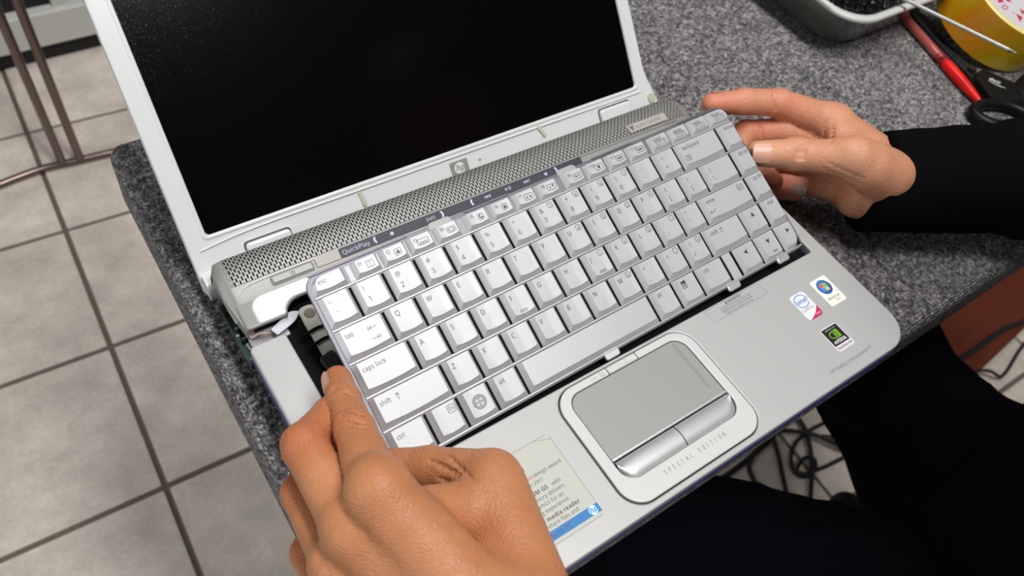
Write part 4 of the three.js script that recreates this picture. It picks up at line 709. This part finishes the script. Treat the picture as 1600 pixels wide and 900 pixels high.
// one hand from its joints: palm capsules, five finger chains, knuckles, creases
function makeHand(h) {
  const palm = h.palm, chains = h.fingers.map((F) => {
    const c = []; for (let i = 0; i < F.j.length - 1; i++) c.push(cap(F.j[i], F.r[i], F.j[i + 1], F.r[i + 1]));
    for (const [i, r, off] of F.pad ?? []) c.push(cap(along(F.j[i], off, 1), r, along(F.j[i], off, 1), r));
    return { c, k: F.k ?? 3, kj: F.kj ?? 7 };
  });
  const cuts = (h.cuts ?? []).map(([a, b, r]) => cap(a, r, b, r)), lumps = (h.lumps ?? []).map(([a, b, r, k]) => ({ c: cap(a, r, b, r), k }));
  const f = (x, y, z) => {
    let d = 1e3; for (const c of palm) d = smin(d, dcap(c, x, y, z), h.kp ?? 11);
    let best = d;
    for (const F of chains) { let q = 1e3; for (const c of F.c) q = smin(q, dcap(c, x, y, z), F.k); best = smin(best, smin(d, q, F.kj), 0.8); }
    for (const l of lumps) best = smin(best, dcap(l.c, x, y, z), l.k);
    for (const c of cuts) best = smax(best, -dcap(c, x, y, z), 1.6);
    return best;
  };
  // wrinkles: shallow grooves found on the surface between two lines of approach
  const onSkin = (a, b) => { const L = Math.hypot(...sub(b, a)), u = norm(sub(b, a)); let t = 0; for (let i = 0; i < 60 && t < L; i++) { const q = along(a, u, t), d = f(...q); if (d < 0.05) return q; t += Math.max(0.1, d * 0.8); } return null; };
  const made = [];
  for (const [a1, b1, a2, b2, r0] of (h.wrinkles ?? []).filter(Boolean)) { const r = r0 * 0.55; let prev = null; for (let i = 0; i <= 5; i++) { const k = i / 5, q = onSkin(lerp3(a1, a2, k), lerp3(b1, b2, k)); if (q && prev && Math.hypot(...sub(q, prev)) < 9) made.push(cap(prev, r * (0.55 + 0.45 * Math.sin(Math.PI * (i - 1) / 5)), q, r * (0.55 + 0.45 * Math.sin(Math.PI * k)))); prev = q; } }
  cuts.push(...made);
  const all = [...palm, ...chains.flatMap((F) => F.c)], [lo, hi] = bounds(all, 4);
  return surfaceNets(f, lo, hi, h.cell ?? 1.5);
}
function tint(g, base, spots) { // skin colour with redder knuckles and fingertips
  const p = g.attributes.position, c = new Float32Array(p.count * 3), uv = new Float32Array(p.count * 2);
  for (let i = 0; i < p.count; i++) {
    const x = p.getX(i) / mm, y = p.getY(i) / mm, z = p.getZ(i) / mm; let col = base.slice();
    const n = vnoise(x * 0.09 + 50, z * 0.09 + y * 0.05 + 50, 3) - 0.5, n2 = vnoise(x * 0.35 + 90, z * 0.35 + y * 0.3 + 90, 7) - 0.5; col = col.map((v, k) => v * (1 + n * [0.10, 0.16, 0.2][k] + n2 * 0.08));
    for (const [q, r, s, a] of spots) { const d = Math.hypot(x - q[0], y - q[1], z - q[2]) / r; if (d < 1) { const w = (1 - d) * (1 - d) * (1 + 2 * d) * a; col = col.map((v, k) => v + (s[k] - v) * w); } }
    c.set(col, i * 3); uv[2 * i] = p.getX(i) + p.getY(i) * 0.6; uv[2 * i + 1] = p.getZ(i) - p.getY(i) * 0.6;
  }
  g.setAttribute('color', new THREE.BufferAttribute(c, 3)); g.setAttribute('uv', new THREE.BufferAttribute(uv, 2)); return g;
}
// a fingernail: a thin curved plate on the back of a fingertip
function nail(tip, dir, up, w, l, r) {
  const u = norm(dir), s = norm(cross(u, up)), n = norm(cross(s, u)), P = [], I = [], a = 8, b = 8;
  for (let side = 0; side < 2; side++) for (let i = 0; i <= a; i++) for (let j = 0; j <= b; j++) {
    const t = i / a * 2 - 1, v = j / b, ww = w / 2 * (v < 0.15 ? 0.86 + v : v > 0.8 ? 1 - (v - 0.8) * 1.3 : 1), x = t * ww, lift = 0.75 + Math.sqrt(Math.max(0, r * r - x * x)) - r * 0.02 - (1 - v) * 0.5 - v * v * 0.6 - (side ? 0.5 : 0), q = (v - 0.5) * l;
    P.push(...tip.map((c, k) => (c + u[k] * q + s[k] * x + n[k] * lift) * mm));
  }
  const n1 = (a + 1) * (b + 1);
  for (let i = 0; i < a; i++) for (let j = 0; j < b; j++) { const q = i * (b + 1) + j; I.push(q, q + b + 1, q + 1, q + 1, q + b + 1, q + b + 2); const z = q + n1; I.push(z, z + 1, z + b + 1, z + 1, z + b + 2, z + b + 1); }
  const rim = []; for (let i = 0; i < a; i++) rim.push(i * (b + 1)); for (let j = 0; j < b; j++) rim.push(a * (b + 1) + j); for (let i = a; i > 0; i--) rim.push(i * (b + 1) + b); for (let j = b; j > 0; j--) rim.push(j);
  for (let i = 0; i < rim.length; i++) { const p = rim[i], q = rim[(i + 1) % rim.length]; I.push(p, q, p + n1, q, q + n1, p + n1); }
  const g = new THREE.BufferGeometry(); g.setAttribute('position', new THREE.Float32BufferAttribute(P, 3)); g.setIndex(I); g.computeVertexNormals(); return g;
}
{
  const BASE = [0.49, 0.197, 0.085], RED = [0.44, 0.105, 0.042], PALE = [0.70, 0.38, 0.215];
  // ---- left hand, seen from its back, index finger along the keyboard edge
  const Lh = { wr: [24, 80, 276], wu: [0, 60, 268], I: [[8, 99, 188], [16.6, 79.5, 150], [21.6, 68.5, 129], [26.2, 59.5, 113]], Mi: [[-4.6, 81, 192], [-4.7, 74, 143], [14, 62, 130], [26, 49, 127]], Ri: [[-13.7, 63, 198], [-12, 53, 154.5], [9, 49, 146], [24, 45.5, 143]], Pi: [[-20.5, 47, 206], [-19.5, 36, 175], [-3.5, 44, 163], [11, 45.5, 158]], T: [[46, 74, 246], [60, 72, 198], [43, 55, 174], [28, 46.5, 160]] };
  const L = {
    cell: 1.4, kp: 7.5,
    palm: [cap(Lh.wr, 19, [30, 84, 250], 18), cap(Lh.wu, 18, [6, 68, 248], 17), cap([26, 82, 256], 18, Lh.I[0], 12.5), cap([16, 76, 254], 17, Lh.Mi[0], 12), cap([6, 68, 254], 16, Lh.Ri[0], 11.5), cap([-2, 60, 256], 15, Lh.Pi[0], 11), cap([40, 78, 256], 17, [54, 70, 208], 14.5), cap([52, 72, 208], 12, [16, 88, 196], 9), cap([34, 66, 236], 14, [10, 66, 214], 11)],
    fingers: [
      { j: Lh.I, r: [12.2, 9.0, 7.9, 7.0], kj: 7 },
      { j: Lh.Mi, r: [11.8, 9.9, 8.6, 7.4], kj: 8 }, { j: Lh.Ri, r: [11.2, 9.4, 8.0, 7.2], kj: 8 }, { j: Lh.Pi, r: [10.2, 8.2, 7.2, 6.6], kj: 8 },
      { j: Lh.T, r: [16, 13.2, 10.4, 8.8], kj: 10 },
    ],
    lumps: [[[8, 103.5, 187], [9, 103, 184], 9.5, 7], [[-6.5, 87.5, 192], [-6.5, 86.5, 188], 8.5, 6], [[-17, 69.5, 197], [-17, 68.5, 193], 8, 6], [[-24, 52, 205], [-24, 51, 202], 7.5, 6], [[18, 92, 215], [10, 98, 196], 8, 9], [[8, 84, 220], [-2, 86, 200], 7, 8]],
    cuts: [], wrinkles: [[[22, 137, 198], [56, 18, 158], [29, 136, 208], [65, 16, 172], 1.3], [[28, 138, 200], [65, 20, 161], [32, 136, 212], [70, 16, 177], 0.8], [[22, 135, 205], [55, 15, 168], [28, 135, 212], [64, 15, 177], 0.8], [[3, 144, 168], [28, 29, 114], [9, 143, 174], [37, 27, 122], 0.9], [[1, 143, 170], [26, 27, 117], [8, 142, 177], [36, 25, 126], 0.9], [[1, 142, 173], [26, 25, 121], [8, 141, 178], [36, 24, 129], 0.7],  [[6, 147, 164], [33, 33, 108], [9, 146, 167], [36, 32, 112], 0.6],],
  };
  // short creases across the backs of the finger joints
  const crease = (list, j, i, up, r, width, offs) => { const d = norm(sub(j[i + 1], j[i - 1])), s = norm(cross(d, up)), n = norm(cross(s, d)); for (const o of offs) { const c = along(along(j[i], d, o), n, r + 0.4); list.push([along(c, s, -width), along(along(c, s, 0), n, 0.35), 0.75], [along(along(c, s, 0), n, 0.35), along(c, s, width), 0.75]); } };
  crease(L.cuts, Lh.I, 1, [-0.45, 0.8, 0.4], 9.6, 4.5, [-3.2, -0.6, 2.2]); crease(L.cuts, Lh.I, 2, [-0.4, 0.85, 0.4], 8.2, 3.6, [-1.2, 1.0]);
  crease(L.cuts, Lh.Mi, 1, [-0.9, 0.4, 0], 9.9, 4.5, [-2, 0.8]);
  const handL = makeHand(L);
  tint(handL, BASE, [[Lh.I[3], 24, RED, 0.55], [Lh.I[1], 17, RED, 0.35], [Lh.Mi[1], 26, RED, 0.6], [Lh.Ri[1], 24, RED, 0.6], [Lh.Pi[1], 24, RED, 0.6], [Lh.I[0], 18, PALE, 0.35], [Lh.T[1], 24, PALE, 0.25], [lerp3(Lh.Mi[0], Lh.Mi[1], 0.5), 16, PALE, 0.4], [Lh.Mi[2], 20, RED, 0.5]]);

  // ---- right hand, palm up towards the keyboard's far corner, thumb on top
  const Rh = { w: [466, 42, 156], I: [[419, 66, 96], [383, 76, 70], [358.5, 77, 59], [337, 75, 49.5]], Mi: [[426, 51, 105], [388, 57, 81], [364, 54, 68], [344, 49, 76]], Ri: [[429, 37, 116], [392, 31, 82], [370, 27, 86], [379, 26, 98]], Pi: [[430, 24, 129], [398, 17, 98], [380, 17, 96], [397, 17.5, 110]], T: [[424, 60, 150], [397, 71, 131], [371, 64, 106], [349, 60.5, 91.5]] };
  const Rr = {
    cell: 1.5, kp: 11,
    palm: [cap([492, 40, 166], 22, [450, 44, 148], 19), cap([486, 32, 170], 20, [450, 34, 154], 17), cap([444, 50, 140], 17, Rh.I[0], 12.5), cap([446, 44, 142], 17, Rh.Mi[0], 12), cap([446, 36, 148], 16, Rh.Ri[0], 11.5), cap([444, 28, 152], 15, Rh.Pi[0], 11), cap([436, 52, 152], 16.5, [410, 66, 139], 15), cap([442, 34, 158], 16, [422, 30, 142], 13.5), cap([408, 66, 128], 9, [414, 64, 108], 8)],
    fingers: [
      { j: Rh.I, r: [12.5, 9.6, 8.8, 7.2], kj: 9 }, { j: Rh.Mi, r: [11.8, 9.8, 8.6, 7.6], kj: 7 }, { j: Rh.Ri, r: [11.2, 9.2, 8.2, 7.6], kj: 7 }, { j: Rh.Pi, r: [10.2, 8.2, 7.2, 6.6], kj: 7 },
      { j: Rh.T, r: [16, 13, 10.4, 8.8], pad: [[2, 10.8, [0, 0, 0]]], kj: 10 },
    ],
    lumps: [[[398, 76, 131], [394, 76, 128], 9, 8]], cuts: [], wrinkles: [[[324, 107, 145], [460, 0, 93], [333, 109, 166], [472, 3, 121], 0.9], [[327, 110, 146], [464, 5, 95], [335, 112, 166], [475, 7, 121], 0.7], [[322, 104, 146], [457, -4, 95], [329, 103, 166], [466, -4, 122], 0.8], [[321, 119, 114], [455, 18, 51], [326, 117, 130], [462, 15, 72], 1.1], [[333, 127, 128], [471, 28, 70], [328, 117, 135], [465, 14, 79], 1.2], [[334, 126, 133], [473, 27, 77], [330, 118, 139], [468, 15, 84], 0.7], [[318, 128, 95], [452, 29, 26], [317, 121, 104], [450, 19, 37], 0.5], [[310, 113, 102], [440, 8, 35], [308, 107, 109], [438, 0, 44], 0.8],],
  };
  crease(Rr.cuts, Rh.T, 2, [-0.5, 0.75, 0.45], 10.4, 4.5, [-2.4, 0, 2.2]);
  const handR = makeHand(Rr);
  const PINK = [0.62, 0.20, 0.12];
  tint(handR, [0.60, 0.27, 0.155], [[Rh.I[3], 40, PINK, 0.8], [Rh.Mi[2], 34, PINK, 0.8], [Rh.Ri[3], 26, PINK, 0.9], [Rh.Pi[3], 22, PINK, 0.9], [Rh.T[3], 26, PALE, 0.5], [Rh.T[1], 26, PALE, 0.4], [Rh.I[1], 30, PINK, 0.6]]);

  // ---- the rest of the body, coarse: arms, trunk, neck and head, all out of the picture or clothed
  const J = { hipC: [490, -190, 460], belly: [482, -40, 448], chest: [470, 180, 440], neck: [462, 290, 415], head: [452, 395, 385], shL: [305, 245, 435], shR: [642, 245, 425], elL: [112, 22, 482], elR: [684, 64, 290], hipL: [422, -222, 440], hipR: [548, -205, 440], knL: [212, -252, 130], knR: [576, -212, 185], anL: [262, -680, 230], anR: [690, -530, 450] };
  const skinCaps = [cap([24, 82, 276], 22, J.elL, 36), cap([6, 66, 272], 18, lerp3([6, 66, 272], J.elL, 0.5), 24), cap(J.elL, 38, J.shL, 46), cap([488, 36, 170], 24, J.elR, 38), cap(J.elR, 38, J.shR, 46), cap(J.shL, 50, J.chest, 92), cap(J.shR, 50, J.chest, 92), cap(J.chest, 105, J.belly, 112), cap(J.belly, 112, J.hipC, 112), cap(J.chest, 70, J.neck, 50), cap(J.neck, 50, [458, 338, 402], 48), cap(J.hipL, 74, J.knL, 48), cap(J.hipR, 70, J.knR, 44), cap(J.knL, 48, J.anL, 34), cap(J.knR, 44, J.anR, 34)];
  const bodyF = (x, y, z) => { let d = 1e3; for (const c of skinCaps) d = smin(d, dcap(c, x, y, z), 22); return d; };
  const [blo, bhi] = bounds(skinCaps, 16); const body = surfaceNets(bodyF, blo, bhi, 13); tint(body, BASE, []);
  // head with a face, looking down at the work
  const H = J.head, fw = norm([-0.12, -0.66, -0.74]), sd = norm(cross([0, 1, 0], fw)), upv = norm(cross(fw, sd)), hp = (s, u, f) => [0, 1, 2].map((k) => H[k] + sd[k] * s + upv[k] * u + fw[k] * f);
  const headCaps = [cap(hp(0, 25, -14), 80, hp(0, 18, 18), 74), cap(hp(0, -30, 28), 56, hp(0, -72, 46), 34), cap(hp(0, 8, 88), 10, hp(0, -22, 102), 12), cap(hp(-13, -26, 92), 9, hp(13, -26, 92), 9), cap(hp(-20, -56, 82), 8, hp(20, -56, 82), 8), cap(hp(-20, -64, 78), 9, hp(20, -64, 78), 9), cap(hp(-44, 22, 66), 13, hp(44, 22, 66), 13), cap(hp(-74, 8, -6), 9, hp(-78, -26, -2), 10), cap(hp(74, 8, -6), 9, hp(78, -26, -2), 10), cap([458, 338, 402], 50, hp(0, -60, -20), 48), cap(hp(-34, -20, 60), 24, hp(-34, -22, 60), 24), cap(hp(34, -20, 60), 24, hp(34, -22, 60), 24)];
  const sockets = [cap(hp(-32, 3, 92), 13, hp(-28, 3, 92), 13), cap(hp(32, 3, 92), 13, hp(28, 3, 92), 13)];
  const headF = (x, y, z) => { let d = 1e3; for (const c of headCaps) d = smin(d, dcap(c, x, y, z), 12); for (const c of sockets) d = smax(d, -dcap(c, x, y, z), 8); return d; };
  const [hlo, hhi] = bounds(headCaps, 8), head = tint(surfaceNets(headF, hlo, hhi, 5), BASE, []);
  const skin = phys(0xffffff, 0.42, 0, { vertexColors: true, specularIntensity: 0.7, bumpMap: dataTex(512, 512, (u, v) => vnoise(u * 90, v * 90, 5, 90, 90) * 0.5 + vnoise(u * 200, v * 200, 8, 200, 200) * 0.5, false, 14, 14), bumpScale: 0.00035 });
  const drop = (g) => { const n = g.clone(); return n; };
  const person = mesh('person', mergeGeometries([handL, handR, body, head].map(drop)), skin);
  tag(person, 'person in black clothes holding up the loose keyboard with both hands', 'person');
  const nailMat = phys(lin(0.64, 0.34, 0.25), 0.4, 0), nailGrey = phys(lin(0.30, 0.26, 0.22), 0.3, 0, { clearcoat: 0.5 });
  const addNail = (j, i, up, w, l, r, s, m = nailMat) => mesh('fingernail', nail(lerp3(j[i], j[i + 1], s), sub(j[i + 1], j[i]), up, w, l, r), m, person);
  addNail(Rh.T, 2, [-0.6, 0.68, 0.42], 12.6, 15, 9.1, 0.94);
  addNail(Rh.Pi, 2, [0, 0.9, 0.45], 8.2, 10.5, 6.7, 1.02, nailGrey);
  addNail(Rh.I, 2, [0.2, 0.5, -0.85], 10.5, 12, 8.1, 0.75);
  addNail(Lh.I, 2, [-0.85, 0.3, -0.1], 10, 11.5, 7.9, 0.78);
  for (const s of [-1, 1]) mesh('eye', new THREE.SphereGeometry(0.0115, 16, 12).translate(...hp(s * 31, 3, 73).map((v) => v * mm)), phys(lin(0.5, 0.48, 0.45), 0.2), person);
  const hairCaps = [cap(hp(0, 34, -22), 86, hp(0, 44, 12), 74), cap(hp(0, -10, -40), 62, hp(0, 20, -40), 76)];
  const hairF = (x, y, z) => { let d = 1e3; for (const c of hairCaps) d = smin(d, dcap(c, x, y, z), 14); return d + (vnoise(x * 0.12 + 40, z * 0.12 + y * 0.1 + 40, 4) - 0.5) * 5; };
  { const [lo, hi] = bounds(hairCaps, 10); mesh('hair', surfaceNets(hairF, lo, hi, 6), std(lin(0.012, 0.009, 0.008), 0.55), person); }
  // clothing
  const clothMat = phys(lin(0.004, 0.004, 0.0045), 0.95, 0, { specularIntensity: 0.05 }), jeans = phys(lin(0.0035, 0.0035, 0.0055), 0.95, 0, { specularIntensity: 0.05 });
  const fold = (x, y, z, a) => (vnoise(x * 0.035 + 20, z * 0.035 + y * 0.03 + 20, 6) - 0.5) * a + (vnoise(x * 0.09 + 60, z * 0.09 + y * 0.08 + 60, 9) - 0.5) * a * 0.4;
  const cuffR = [457, 42, 152], shirtCaps = [cap([428, 40, 137], 36.5, [560, 48, 204], 41), cap([560, 48, 204], 41, J.elR, 55), cap(J.elR, 55, J.shR, 62), cap([34, 75, 306], 42, J.elL, 52), cap(J.elL, 52, J.shL, 60), cap(J.shL, 62, J.chest, 104), cap(J.shR, 62, J.chest, 104), cap(J.chest, 118, J.belly, 126), cap(J.belly, 126, J.hipC, 130)];
  const cuffQ = [40, 73, 318], cuffM = norm([-0.4, 0.25, -0.88]), cuffP = [431, 39, 138], cuffN = norm([-0.80, 0.03, -0.70]);
  const shirtF = (x, y, z) => { let d = 1e3; for (const c of shirtCaps) d = smin(d, dcap(c, x, y, z), 20); d += fold(x, y, z, 6) * (x < 160 ? 0.5 : Math.min(1, Math.max(0.15, (x - 430) / 60))); if (x > 380 && z < 230 && y < 120) { d = smax(d, (x - cuffP[0]) * cuffN[0] + (y - cuffP[1]) * cuffN[1] + (z - cuffP[2]) * cuffN[2], 3); } if (x < 160 && y < 160) d = smax(d, (x - cuffQ[0]) * cuffM[0] + (y - cuffQ[1]) * cuffM[1] + (z - cuffQ[2]) * cuffM[2], 3); return d; };
  { const [lo, hi] = bounds(shirtCaps, 16); mesh('shirt', surfaceNets(shirtF, lo, hi, 7), clothMat, person); }
  const legCaps = [cap(J.hipC, 112, J.hipL, 90), cap(J.hipC, 112, J.hipR, 90), cap(J.hipL, 88, [254, -242, 218], 64), cap([254, -242, 218], 64, J.knL, 58), cap(J.hipR, 80, [562, -205, 218], 56), cap([562, -205, 218], 56, J.knR, 55), cap(J.knL, 66, J.anL, 52), cap(J.knR, 66, J.anR, 52)];
  const legF = (x, y, z) => { let d = 1e3; for (const c of legCaps) d = smin(d, dcap(c, x, y, z), 20); return d + fold(x, y, z, 8); };
  { const [lo, hi] = bounds(legCaps, 16); mesh('trousers', surfaceNets(legF, lo, hi, 10), jeans, person); }
  for (const [a, t] of [[J.anL, [-8, -40, -150]], [J.anR, [6, -52, -140]]]) { const h = [a[0], a[1] - 32, a[2] + 14], m = along(a, t, 0.45), c = [cap(h, 34, [m[0], m[1] - 22, m[2]], 30), cap([m[0], m[1] - 22, m[2]], 30, along(a, t, 1), 24)], fl = Math.max(FLOOR * 1000 + 1, a[1] - 66), [lo, hi] = bounds(c, 8); mesh('shoe', surfaceNets((x, y, z) => { let d = 1e3; for (const q of c) d = smin(d, dcap(q, x, y, z), 20); return smax(d, fl - y, 3); }, lo, hi, 8), std(lin(0.01, 0.01, 0.01), 0.6), person); }
}
renderer.render(scene, camera);
